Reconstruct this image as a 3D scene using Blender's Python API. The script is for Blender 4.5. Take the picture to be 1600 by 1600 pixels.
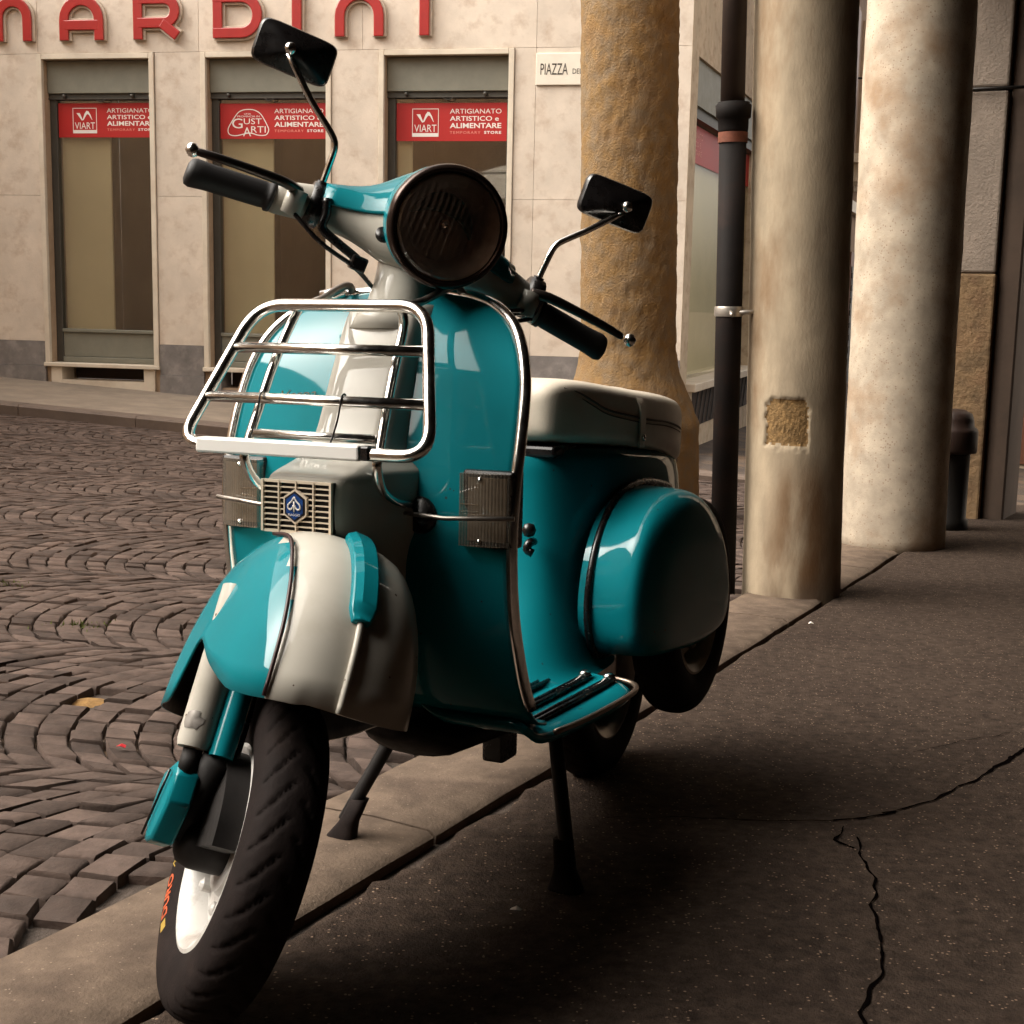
import bpy, bmesh, math, random
from mathutils import Vector, Matrix, noise as mnoise
import numpy as np

random.seed(7)
for o in list(bpy.data.objects):
    bpy.data.objects.remove(o)
SC = bpy.context.scene
COL = SC.collection
R = math.radians
PI = math.pi

# ------------------------------------------------------------------ camera
CAM_Z = 0.97
PITCH = math.atan(350 / 2200.0)
ROLL = 0.0211
cam_d = bpy.data.cameras.new('camera')
cam = bpy.data.objects.new('camera', cam_d)
COL.objects.link(cam)
cam_d.sensor_width = 36
cam_d.lens = 36 * 2200 / 1600.0
cam_d.clip_start = 0.05
cam_d.clip_end = 1000
_r0 = Vector((1, 0, 0))
_fw = Vector((0, math.cos(PITCH), -math.sin(PITCH)))
_u0 = Vector((0, math.sin(PITCH), math.cos(PITCH)))
_cr, _sr = math.cos(ROLL), math.sin(ROLL)
_r = _cr * _r0 + _sr * _u0
_u = -_sr * _r0 + _cr * _u0
cam.matrix_world = Matrix(((_r.x, _u.x, -_fw.x, 0), (_r.y, _u.y, -_fw.y, 0), (_r.z, _u.z, -_fw.z, CAM_Z), (0, 0, 0, 1)))
SC.camera = cam

# ------------------------------------------------------------------ sky, sun, exposure
SUN_EL, SUN_AZ = R(42), R(268)          # azimuth clockwise from +Y
world = bpy.data.worlds.new('World')
SC.world = world
world.use_nodes = True
wn = world.node_tree
wn.nodes.clear()
w_out = wn.nodes.new('ShaderNodeOutputWorld')
w_bg = wn.nodes.new('ShaderNodeBackground')
w_sky = wn.nodes.new('ShaderNodeTexSky')
w_sky.sky_type = 'NISHITA'
w_sky.sun_disc = False
w_sky.sun_elevation = SUN_EL
w_sky.sun_rotation = SUN_AZ
w_sky.dust_density = 4.0
w_sky.air_density = 1.0
w_hs = wn.nodes.new('ShaderNodeHueSaturation')
w_hs.inputs['Saturation'].default_value = 0.12
w_mx = wn.nodes.new('ShaderNodeMix')
w_mx.data_type = 'RGBA'
w_mx.blend_type = 'MULTIPLY'
w_mx.inputs[0].default_value = 1.0
w_mx.inputs[7].default_value = (1.0, 0.95, 0.88, 1)
wn.links.new(w_sky.outputs[0], w_hs.inputs['Color'])
wn.links.new(w_hs.outputs[0], w_mx.inputs[6])
wn.links.new(w_mx.outputs[2], w_bg.inputs['Color'])
w_bg.inputs['Strength'].default_value = 0.15
wn.links.new(w_bg.outputs[0], w_out.inputs[0])

sun_d = bpy.data.lights.new('sun', 'SUN')
sun_d.energy = 1.3
sun_d.angle = R(65)
sun_d.color = (1.0, 0.93, 0.82)
sun = bpy.data.objects.new('sun', sun_d)
COL.objects.link(sun)
_sd = Vector((math.sin(SUN_AZ) * math.cos(SUN_EL), math.cos(SUN_AZ) * math.cos(SUN_EL), math.sin(SUN_EL)))
sun.rotation_euler = _sd.to_track_quat('Z', 'Y').to_euler()
sun.location = (-8, -2, 12)

SC.view_settings.view_transform = 'Standard'
SC.view_settings.look = 'None'
SC.view_settings.exposure = 1.85
SC.view_settings.gamma = 1.0
SC.render.engine = 'CYCLES'
SC.cycles.max_bounces = 6
SC.cycles.diffuse_bounces = 3
SC.cycles.glossy_bounces = 3
SC.cycles.transmission_bounces = 3
SC.cycles.transparent_max_bounces = 6
SC.cycles.caustics_reflective = False
SC.cycles.caustics_refractive = False

# ------------------------------------------------------------------ helpers
def lnk(nt, a, b):
    nt.links.new(a, b)

MATS = {}
def mat(name, col, rough=0.5, metal=0.0, var=0.0, scale=8.0, bump=0.0, bscale=60.0, col2=None, coat=0.0,
        spec=0.5, stain=None, stain_scale=2.0, stain_amt=0.5, island=0.0, rvar=0.0, detail=4.0, bdist=0.01, speck=None, speck_scale=200, speck_thr=0.1, stretch=None):
    if name in MATS:
        return MATS[name]
    m = bpy.data.materials.new(name)
    m.use_nodes = True
    nt = m.node_tree
    b = nt.nodes['Principled BSDF']
    b.inputs['Roughness'].default_value = rough
    b.inputs['Metallic'].default_value = metal
    b.inputs['Specular IOR Level'].default_value = spec
    if coat:
        b.inputs['Coat Weight'].default_value = coat
        b.inputs['Coat Roughness'].default_value = 0.04
    tc = nt.nodes.new('ShaderNodeTexCoord')
    src = tc.outputs['Object']
    if stretch:
        mp = nt.nodes.new('ShaderNodeMapping')
        mp.inputs['Scale'].default_value = stretch
        lnk(nt, src, mp.inputs[0])
        src = mp.outputs[0]
    cur = None
    def rgb(c):
        n = nt.nodes.new('ShaderNodeRGB')
        n.outputs[0].default_value = (*c, 1)
        return n.outputs[0]
    def mix(f, a, bb, mode='MIX'):
        n = nt.nodes.new('ShaderNodeMix')
        n.data_type = 'RGBA'
        n.blend_type = mode
        if isinstance(f, (int, float)):
            n.inputs[0].default_value = f
        else:
            lnk(nt, f, n.inputs[0])
        lnk(nt, a, n.inputs[6])
        lnk(nt, bb, n.inputs[7])
        return n.outputs[2]
    def noise(s, det=6.0):
        n = nt.nodes.new('ShaderNodeTexNoise')
        n.inputs['Scale'].default_value = s
        n.inputs['Detail'].default_value = det
        n.inputs['Roughness'].default_value = 0.62
        lnk(nt, src, n.inputs['Vector'])
        return n.outputs[0]
    def ramp(f, lo, hi):
        n = nt.nodes.new('ShaderNodeMapRange')
        n.inputs[1].default_value = lo
        n.inputs[2].default_value = hi
        lnk(nt, f, n.inputs[0])
        return n.outputs[0]
    cur = rgb(col)
    if var:
        c2 = col2 if col2 else tuple(max(0, c * (1 - var)) for c in col)
        cur = mix(ramp(noise(scale, detail), 0.35, 0.65), cur, rgb(c2))
    if stain:
        f = ramp(noise(stain_scale, 5), 0.5, 0.72)
        mm = nt.nodes.new('ShaderNodeMath'); mm.operation = 'MULTIPLY'; mm.inputs[1].default_value = stain_amt
        lnk(nt, f, mm.inputs[0])
        cur = mix(mm.outputs[0], cur, rgb(stain))
    if speck:
        v = nt.nodes.new('ShaderNodeTexVoronoi')
        v.inputs['Scale'].default_value = speck_scale
        lnk(nt, src, v.inputs['Vector'])
        wn_ = nt.nodes.new('ShaderNodeSeparateColor')
        lnk(nt, v.outputs['Color'], wn_.inputs[0])
        g = nt.nodes.new('ShaderNodeMath'); g.operation = 'LESS_THAN'; g.inputs[1].default_value = speck_thr
        lnk(nt, wn_.outputs[0], g.inputs[0])
        g2 = nt.nodes.new('ShaderNodeMath'); g2.operation = 'LESS_THAN'; g2.inputs[1].default_value = 0.38
        lnk(nt, v.outputs['Distance'], g2.inputs[0])
        g3 = nt.nodes.new('ShaderNodeMath'); g3.operation = 'MULTIPLY'
        lnk(nt, g.outputs[0], g3.inputs[0]); lnk(nt, g2.outputs[0], g3.inputs[1])
        cur = mix(g3.outputs[0], cur, rgb(speck))
    if island:
        ge = nt.nodes.new('ShaderNodeNewGeometry')
        oi = nt.nodes.new('ShaderNodeObjectInfo')
        ad = nt.nodes.new('ShaderNodeMath'); ad.operation = 'ADD'
        lnk(nt, ge.outputs['Random Per Island'], ad.inputs[0]); lnk(nt, oi.outputs['Random'], ad.inputs[1])
        fr = nt.nodes.new('ShaderNodeMath'); fr.operation = 'FRACT'
        lnk(nt, ad.outputs[0], fr.inputs[0])
        mr = nt.nodes.new('ShaderNodeMapRange')
        mr.inputs[3].default_value = 1 - island; mr.inputs[4].default_value = 1 + island
        lnk(nt, fr.outputs[0], mr.inputs[0])
        hs = nt.nodes.new('ShaderNodeHueSaturation')
        lnk(nt, mr.outputs[0], hs.inputs['Value'])
        lnk(nt, cur, hs.inputs['Color'])
        cur = hs.outputs[0]
    lnk(nt, cur, b.inputs['Base Color'])
    if rvar:
        n = nt.nodes.new('ShaderNodeMapRange')
        n.inputs[1].default_value = 0.35; n.inputs[2].default_value = 0.7
        n.inputs[3].default_value = rough; n.inputs[4].default_value = rough + rvar
        lnk(nt, noise(scale * 1.7), n.inputs[0])
        lnk(nt, n.outputs[0], b.inputs['Roughness'])
    if bump:
        bp = nt.nodes.new('ShaderNodeBump')
        bp.inputs['Strength'].default_value = bump
        bp.inputs['Distance'].default_value = bdist
        lnk(nt, noise(bscale, 3), bp.inputs['Height'])
        lnk(nt, bp.outputs[0], b.inputs['Normal'])
    MATS[name] = m
    return m

def glassmat(name, tint=(0.93, 0.92, 0.88), refl=0.14, rough=0.02, edge_refl=0.55):
    m = bpy.data.materials.new(name)
    m.use_nodes = True
    nt = m.node_tree
    nt.nodes.clear()
    out = nt.nodes.new('ShaderNodeOutputMaterial')
    tr = nt.nodes.new('ShaderNodeBsdfTransparent'); tr.inputs[0].default_value = (*tint, 1)
    gl = nt.nodes.new('ShaderNodeBsdfGlossy'); gl.inputs['Roughness'].default_value = rough
    fr = nt.nodes.new('ShaderNodeLayerWeight'); fr.inputs[0].default_value = 0.35
    mr = nt.nodes.new('ShaderNodeMapRange'); mr.inputs[3].default_value = refl; mr.inputs[4].default_value = edge_refl
    nt.links.new(fr.outputs['Fresnel'], mr.inputs[0])
    mx = nt.nodes.new('ShaderNodeMixShader')
    nt.links.new(mr.outputs[0], mx.inputs[0])
    nt.links.new(tr.outputs[0], mx.inputs[1]); nt.links.new(gl.outputs[0], mx.inputs[2])
    nt.links.new(mx.outputs[0], out.inputs[0])
    return m

def mesh(name, vs, fs, m=None, parent=None, smooth=True, mods=(), fmat=None, M=None, autos=None):
    me = bpy.data.meshes.new(name)
    if M is not None:
        vs = [M @ Vector(v) for v in vs]
    me.from_pydata([tuple(v) for v in vs], [], fs)
    me.validate()
    ms = m if isinstance(m, (list, tuple)) else [m]
    for k in ms:
        if k:
            me.materials.append(k)
    if fmat is not None:
        for p, i in zip(me.polygons, fmat):
            p.material_index = i
    if smooth:
        me.polygons.foreach_set('use_smooth', [True] * len(me.polygons))
        if autos is not None:
            me.set_sharp_from_angle(angle=R(autos))
    o = bpy.data.objects.new(name, me)
    COL.objects.link(o)
    if parent:
        o.parent = parent
    for k in mods:
        if k[0] == 'sub':
            q = o.modifiers.new('s', 'SUBSURF'); q.levels = q.render_levels = k[1]
        elif k[0] == 'bev':
            q = o.modifiers.new('b', 'BEVEL'); q.width = k[1]; q.segments = k[2] if len(k) > 2 else 2; q.limit_method = 'ANGLE'; q.angle_limit = R(35)
        elif k[0] == 'sol':
            q = o.modifiers.new('t', 'SOLIDIFY'); q.thickness = k[1]; q.offset = k[2] if len(k) > 2 else 0
    return o

def empty(name, loc=(0, 0, 0), label=None, cat=None, group=None):
    o = bpy.data.objects.new(name, None)
    o.empty_display_size = 0.1
    COL.objects.link(o)
    o.location = loc
    tag(o, label, cat, group)
    return o

def tag(o, label=None, cat=None, group=None, kind=None):
    if label: o['label'] = label
    if cat: o['category'] = cat
    if group: o['group'] = group
    if kind: o['kind'] = kind
    return o

class MB:
    """collects verts/faces"""
    def __init__(s):
        s.v = []; s.f = []; s.m = []
    def add(s, vs, fs, mi=0):
        n = len(s.v)
        s.v += [tuple(v) for v in vs]
        s.f += [tuple(i + n for i in f) for f in fs]
        s.m += [mi] * len(fs)
        return s
    def box(s, x0, x1, y0, y1, z0, z1, M=None, mi=0):
        vs = [Vector((x, y, z)) for z in (z0, z1) for y in (y0, y1) for x in (x0, x1)]
        if M is not None: vs = [M @ v for v in vs]
        return s.add(vs, [(0, 2, 3, 1), (4, 5, 7, 6), (0, 1, 5, 4), (2, 6, 7, 3), (0, 4, 6, 2), (1, 3, 7, 5)], mi)
    def tube(s, pts, r, seg=10, smooth=0, closed=False, cap=True, mi=0):
        vs, fs = tube_geo(pts, r, seg, smooth, closed, cap)
        return s.add(vs, fs, mi)
    def out(s, name, m=None, parent=None, smooth=True, mods=(), M=None, autos=None):
        return mesh(name, s.v, s.f, m, parent, smooth, mods, s.m if isinstance(m, (list, tuple)) else None, M, autos)

def catmull(pts, n, closed=False):
    P = [Vector(p) for p in pts]
    out = []
    N = len(P)
    rng = N if closed else N - 1
    for i in range(rng):
        if closed:
            p0, p1, p2, p3 = P[(i - 1) % N], P[i], P[(i + 1) % N], P[(i + 2) % N]
        else:
            p0 = P[i - 1] if i else P[0] * 2 - P[1]
            p1, p2 = P[i], P[i + 1]
            p3 = P[i + 2] if i + 2 < N else P[-1] * 2 - P[-2]
        for k in range(n):
            t = k / n
            out.append(0.5 * ((2 * p1) + (p2 - p0) * t + (2 * p0 - 5 * p1 + 4 * p2 - p3) * t * t + (3 * p1 - p0 - 3 * p2 + p3) * t ** 3))
    if not closed: out.append(P[-1])
    return out

def fillet(pts, rad, n=6, closed=False):
    """round the corners of a polyline"""
    P = [Vector(p) for p in pts]
    N = len(P)
    out = []
    for i in range(N):
        if not closed and i in (0, N - 1):
            out.append(P[i]); continue
        a, b, c = P[(i - 1) % N], P[i], P[(i + 1) % N]
        d1 = (a - b); d2 = (c - b)
        r = min(rad, d1.length * 0.49, d2.length * 0.49)
        s = b + d1.normalized() * r; e = b + d2.normalized() * r
        for k in range(n + 1):
            t = k / n
            out.append((1 - t) ** 2 * s + 2 * t * (1 - t) * b + t * t * e)
    return out

def tube_geo(pts, r, seg=10, smooth=0, closed=False, cap=True):
    P = [Vector(p) for p in pts]
    n0 = len(P)
    if smooth: P = catmull(P, smooth, closed)
    N = len(P)
    rad = r if callable(r) else (lambda t: r)
    vs = []; fs = []
    T = []
    for i in range(N):
        if closed: d = P[(i + 1) % N] - P[(i - 1) % N]
        else: d = P[min(i + 1, N - 1)] - P[max(i - 1, 0)]
        T.append(d.normalized() if d.length > 1e-9 else Vector((0, 0, 1)))
    up = Vector((0, 0, 1)) if abs(T[0].z) < 0.9 else Vector((1, 0, 0))
    nrm = (up - T[0] * up.dot(T[0])).normalized()
    for i in range(N):
        nrm = (nrm - T[i] * nrm.dot(T[i]))
        nrm = nrm.normalized() if nrm.length > 1e-6 else T[i].orthogonal().normalized()
        bn = T[i].cross(nrm)
        rr = rad(i / max(1, N - 1))
        for k in range(seg):
            a = 2 * PI * k / seg
            vs.append(P[i] + (nrm * math.cos(a) + bn * math.sin(a)) * rr)
    for i in range(N if closed else N - 1):
        j = (i + 1) % N
        for k in range(seg):
            q = (k + 1) % seg
            fs.append((i * seg + k, i * seg + q, j * seg + q, j * seg + k))
    if cap and not closed:
        fs.append(tuple(range(seg - 1, -1, -1)))
        fs.append(tuple((N - 1) * seg + k for k in range(seg)))
    return vs, fs

def loft(rings, closed=True, cap=(True, True)):
    n = len(rings[0]); vs = []; fs = []
    for r in rings: vs += [Vector(p) for p in r]
    for i in range(len(rings) - 1):
        for k in range(n if closed else n - 1):
            q = (k + 1) % n
            fs.append((i * n + k, i * n + q, (i + 1) * n + q, (i + 1) * n + k))
    if closed and cap[0]: fs.append(tuple(range(n - 1, -1, -1)))
    if closed and cap[1]: fs.append(tuple((len(rings) - 1) * n + k for k in range(n)))
    return vs, fs

def lathe(prof, seg=32, M=None, cap=(True, True)):
    """profile of (radius, height) about +Z"""
    rings = [[Vector((r * math.cos(2 * PI * k / seg), r * math.sin(2 * PI * k / seg), h)) for k in range(seg)] for r, h in prof]
    vs, fs = loft(rings, True, cap)
    if M is not None: vs = [M @ v for v in vs]
    return vs, fs

def axes(o, x, y, z):
    return Matrix(((x[0], y[0], z[0], o[0]), (x[1], y[1], z[1], o[1]), (x[2], y[2], z[2], o[2]), (0, 0, 0, 1)))

def interp(x, xs, ys):
    return float(np.interp(x, xs, ys))

def sgnpow(v, p):
    return math.copysign(abs(v) ** p, v)

def text_geo(body, size=1.0, extrude=0.0, align='LEFT', bold=0.0, spacing=1.0, shear=0.0):
    cu = bpy.data.curves.new('t', 'FONT')
    cu.body = body; cu.size = size; cu.extrude = extrude; cu.align_x = align
    cu.offset = bold; cu.space_character = spacing; cu.shear = shear; cu.resolution_u = 3
    o = bpy.data.objects.new('t', cu)
    COL.objects.link(o)
    bpy.context.view_layer.update()
    me = o.evaluated_get(bpy.context.evaluated_depsgraph_get()).to_mesh()
    vs = [v.co.copy() for v in me.vertices]; fs = [tuple(p.vertices) for p in me.polygons]
    o.evaluated_get(bpy.context.evaluated_depsgraph_get()).to_mesh_clear()
    bpy.data.objects.remove(o); bpy.data.curves.remove(cu)
    return vs, fs

def fit_text(body, w, h, **k):
    """text scaled to width w and cap height h, origin at its lower left"""
    vs, fs = text_geo(body, 1.0, **k)
    x0 = min(v.x for v in vs); x1 = max(v.x for v in vs); y0 = min(v.y for v in vs); y1 = max(v.y for v in vs)
    return [Vector(((v.x - x0) * w / (x1 - x0), (v.y - y0) * h / (y1 - y0), v.z)) for v in vs], fs

# ------------------------------------------------------------------ ground heights
HG = 0.8773
PG = 0.1171
TILT = PITCH - PG
TT = math.tan(TILT)
G0 = CAM_Z - HG / math.cos(TILT)
def gnd(X, Y):
    if Y < 3: z = G0 - TT * max(Y, -3.0)
    else:
        q = min(Y, 9.0)
        z = G0 - TT * 3 - TT * ((q - 3) - (q - 3) ** 2 / 12)
    t = min(1, max(0, (Y - 6.5) / 5.5)); s = t * t * (3 - 2 * t)
    return z + s * (-0.055 * (min(6, max(-12, X)) + 4.8) - 0.023)

CAMM = cam.matrix_world.inverted()
def pix(p):
    q = CAMM @ Vector(p)
    if q.z > -0.05: return None
    return (800 + 2200 * q.x / -q.z, 800 - 2200 * q.y / -q.z)

# lines of the portico edge
ED = Vector((0.450, 0.893, 0)).normalized()
EN = Vector((ED.y, -ED.x, 0))           # towards the portico
E0 = Vector((0.14, 2.93, 0))
def edge(s, off):
    p = E0 + ED * s + EN * off
    return p.x, p.y
def off_of(X, Y):
    return (Vector((X, Y, 0)) - E0).dot(EN)
def s_of(X, Y):
    return (Vector((X, Y, 0)) - E0).dot(ED)

# facade frame: u along the wall, d outwards, z up
FA = R(11.3)
FU = Vector((math.cos(FA), -math.sin(FA), 0))
FD = Vector((-math.sin(FA), -math.cos(FA), 0))
FP = Vector((-4.787, 14.46, 0))
FM = axes(FP, FU, -FD, (0, 0, 1))     # local y points into the wall (-d)
def fbox(mb, u0, u1, z0, z1, d0, d1, mi=0):
    mb.box(u0, u1, -d1, -d0, z0, z1, FM, mi)
def pave_z(u):
    return -0.075 - 0.055 * u

# ------------------------------------------------------------------ materials
M_TEAL = mat('teal_paint', (0.002, 0.180, 0.215), 0.6, 0, spec=0.05, var=0.14, scale=3, coat=0.5, rvar=0.08, speck=(0.03, 0.06, 0.06), speck_scale=190, speck_thr=0.002)
M_GREY = mat('cream_grey_paint', (0.50, 0.47, 0.41), 0.55, 0, spec=0.1, var=0.1, scale=5, coat=0.45, rvar=0.1, stain=(0.30, 0.26, 0.2), stain_scale=14, stain_amt=0.3, speck=(0.12, 0.09, 0.07), speck_scale=190, speck_thr=0.002)
M_CHROME = mat('chrome', (0.90, 0.87, 0.83), 0.14, 1.0, rvar=0.12, scale=40, var=0.12)
M_STEEL = mat('worn_steel', (0.42, 0.38, 0.34), 0.35, 1.0, var=0.3, scale=30, rvar=0.2)
M_RUBBER = mat('tyre_rubber', (0.016, 0.011, 0.010), 0.8, 0, spec=0.12, var=0.35, scale=25, bump=0.25, bscale=220, bdist=0.002, stain=(0.05, 0.034, 0.028), stain_scale=7, stain_amt=0.5)
M_BLACK = mat('black_plastic', (0.010, 0.008, 0.008), 0.2, 0, var=0.3, scale=30, rvar=0.2)
M_GRIP = mat('grip_rubber', (0.010, 0.008, 0.008), 0.6, 0, var=0.3, scale=60)
M_DARK = mat('oily_metal', (0.012, 0.009, 0.008), 0.6, 0.2, var=0.4, scale=20, rvar=0.2)
M_SEAT = mat('cream_leather', (0.70, 0.62, 0.51), 0.42, 0, var=0.12, scale=12, bump=0.25, bscale=260, bdist=0.002, stain=(0.38, 0.30, 0.22), stain_scale=5, stain_amt=0.35)
M_WRIM = mat('white_rim_paint', (0.56, 0.54, 0.51), 0.35, 0, var=0.1, scale=14, stain=(0.22, 0.16, 0.12), stain_scale=18, stain_amt=0.8)
M_WHITE = mat('white_plastic', (0.82, 0.80, 0.76), 0.3, 0, var=0.05)
M_LENS = mat('clear_lens', (0.38, 0.32, 0.25), 0.1, 0, var=0.25, scale=30, coat=1.0)
M_BLUE = mat('badge_blue', (0.012, 0.05, 0.19), 0.25, 0, var=0.1, coat=0.6)
M_PRINTW = mat('white_print', (0.80, 0.76, 0.72), 0.5, 0, var=0.06, scale=6)
M_PRINTP = mat('pink_print', (0.75, 0.28, 0.22), 0.5, 0, var=0.06, scale=6)
M_ORANGE = mat('orange_print', (0.55, 0.10, 0.03), 0.6, 0, var=0.3, scale=90)
M_YELLOW = mat('yellow_print', (0.45, 0.30, 0.05), 0.6, 0, var=0.4, scale=90)
M_BARE = mat('bare_metal_chip', (0.20, 0.18, 0.16), 0.5, 0.4, var=0.3, scale=60)

M_COB = mat('porphyry_cobble', (0.094, 0.066, 0.054), 0.8, 0, var=0.4, scale=22, bump=0.5, bscale=110, bdist=0.004, island=0.38, spec=0.2, detail=6,
            stain=(0.060, 0.040, 0.031), stain_scale=1.3, stain_amt=0.6, rvar=0.15)
M_DIRT = mat('joint_dirt', (0.065, 0.045, 0.033), 0.9, 0, var=0.5, scale=5, bump=0.6, bscale=90, stain=(0.17, 0.10, 0.05), stain_scale=2.2, stain_amt=0.8)
M_KERB = mat('kerb_stone', (0.145, 0.104, 0.075), 0.85, 0, spec=0.2, detail=7, var=0.4, scale=14, bump=0.5, bscale=150, bdist=0.004, stain=(0.06, 0.04, 0.03), stain_scale=3.5, stain_amt=0.7,
             speck=(0.20, 0.15, 0.11), speck_scale=220, speck_thr=0.03, island=0.06)
M_ASPH = mat('portico_asphalt', (0.062, 0.043, 0.032), 0.85, 0, spec=0.12, detail=9, var=0.55, scale=38, bump=0.9, bscale=170, bdist=0.005, stain=(0.026, 0.017, 0.013), stain_scale=2.4, stain_amt=0.75,
             speck=(0.22, 0.155, 0.11), speck_scale=180, speck_thr=0.06, rvar=0.15)
M_CRACK = mat('crack_shade', (0.003, 0.002, 0.002), 1.0, 0, var=0.4, scale=30, spec=0.0)  # black ribbon colour paints the shade inside the cracks
M_PAVE = mat('pavement_stone', (0.24, 0.19, 0.145), 0.8, 0, var=0.3, scale=4, bump=0.3, bscale=60, stain=(0.2, 0.16, 0.12), stain_scale=2, stain_amt=0.5)
M_PANEL = mat('limestone_panel', (0.65, 0.56, 0.465), 0.65, 0, var=0.16, scale=3.2, bump=0.15, bscale=50, island=0.05, stain=(0.44, 0.34, 0.26), stain_scale=7, stain_amt=0.75, detail=8)
M_FRAME = mat('pale_stone_trim', (0.66, 0.58, 0.47), 0.6, 0, var=0.15, scale=4, stain=(0.42, 0.30, 0.2), stain_scale=3, stain_amt=0.4)
M_REVEAL = mat('window_reveal_stone', (0.42, 0.30, 0.20), 0.7, 0, var=0.2, scale=6)
M_PLINTH = mat('grey_marble', (0.235, 0.215, 0.205), 0.5, 0, var=0.4, scale=5, detail=10, stain=(0.40, 0.36, 0.33), stain_scale=7, stain_amt=0.5, island=0.08)
M_SHUT = mat('grey_green_metal', (0.20, 0.195, 0.155), 0.5, 0.1, var=0.12, scale=8, rvar=0.1)
M_SHUTD = mat('dark_frame_metal', (0.06, 0.055, 0.045), 0.5, 0.2, var=0.15, scale=8)
M_RED = mat('red_letter_enamel', (0.36, 0.012, 0.010), 0.35, 0, var=0.15, scale=6, coat=0.3)
M_BANNER = mat('red_banner_film', (0.42, 0.009, 0.007), 0.5, 0, var=0.06, scale=3)
M_EDGE = mat('pale_letter_edge', (0.60, 0.50, 0.40), 0.5, 0.1, var=0.2, scale=8)
M_CREAM = mat('cream_display_board', (0.86, 0.79, 0.55), 0.7, 0, var=0.1, scale=1.5)
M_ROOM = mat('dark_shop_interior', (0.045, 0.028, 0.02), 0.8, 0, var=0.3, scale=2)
M_GLASS = glassmat('shop_glass')
M_GLASS2 = glassmat('side_glass', refl=0.02, edge_refl=0.2)
M_ROUGH = mat('rough_sandstone', (0.20, 0.145, 0.092), 0.95, 0, spec=0.1, detail=9, var=0.5, scale=16, bump=0.9, bscale=95, bdist=0.008, stain=(0.22, 0.13, 0.06), stain_scale=5, stain_amt=0.7, col2=(0.24, 0.145, 0.06))
M_COLUMN = mat('plastered_column_stone', (0.46, 0.37, 0.26), 0.85, 0, spec=0.15, detail=9, var=0.35, scale=7, bump=0.35, bscale=120, bdist=0.004, stain=(0.19, 0.105, 0.05), stain_scale=4.2, stain_amt=0.85, stretch=(1, 1, 0.4))
M_COLUMN2 = mat('pitted_column_stone', (0.50, 0.42, 0.325), 0.85, 0, spec=0.15, detail=9, var=0.3, scale=9, bump=0.45, bscale=140, bdist=0.004, stain=(0.26, 0.15, 0.075), stain_scale=3.0, stain_amt=0.75, speck=(0.30, 0.22, 0.16), speck_scale=120, speck_thr=0.12)
M_PIPE = mat('dark_cast_iron', (0.010, 0.007, 0.006), 0.75, 0.0, spec=0.15, var=0.5, scale=12, stain=(0.035, 0.016, 0.01), stain_scale=6, stain_amt=0.5)
M_PIPE2 = mat('brown_sheet_pipe', (0.045, 0.026, 0.018), 0.6, 0.0, var=0.3, scale=8)
M_PLASTER = mat('ochre_plaster', (0.42, 0.29, 0.18), 0.9, 0, var=0.25, scale=2, stain=(0.25, 0.15, 0.09), stain_scale=1.2, stain_amt=0.5)
M_VAULT = mat('dark_portico_plaster', (0.04, 0.027, 0.018), 0.95, 0, var=0.3, scale=2)  # plaster made near black to cut bounce light under the portico
M_BROWN = mat('brown_facade_plaster', (0.24, 0.15, 0.09), 0.9, 0, var=0.3, scale=2, stain=(0.12, 0.07, 0.04), stain_scale=1.5, stain_amt=0.5)
M_CREAMW = mat('cream_facade_plaster', (0.58, 0.46, 0.34), 0.9, 0, var=0.15, scale=2)
M_WOOD = mat('brown_door_wood', (0.16, 0.06, 0.03), 0.5, 0, var=0.3, scale=10, stretch=(1, 1, 0.1))
M_IRON = mat('black_wrought_iron', (0.02, 0.017, 0.015), 0.5, 0.5, var=0.2)
M_CANVAS = mat('parasol_canvas', (0.66, 0.60, 0.50), 0.85, 0, var=0.1, scale=3)

# ------------------------------------------------------------------ road: base sheet, cobbles
xs = [-90, -60, -40, -28, -20, -15] + [-12 + 0.5 * i for i in range(0, 38)] + [8, 10, 13, 17, 24, 36, 60, 90]
ys = [-70, -40, -25, -16, -10, -6, -4] + [-3 + 0.5 * i for i in range(0, 36)] + [16, 18, 21, 26, 34, 50, 75, 110]
vs = [(x, y, gnd(x, y) - 0.022) for y in ys for x in xs]
nx = len(xs)
fs = [(j * nx + i, j * nx + i + 1, (j + 1) * nx + i + 1, (j + 1) * nx + i) for j in range(len(ys) - 1) for i in range(nx - 1)]
road = tag(mesh('road', vs, fs, M_DIRT), kind='structure')

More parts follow.
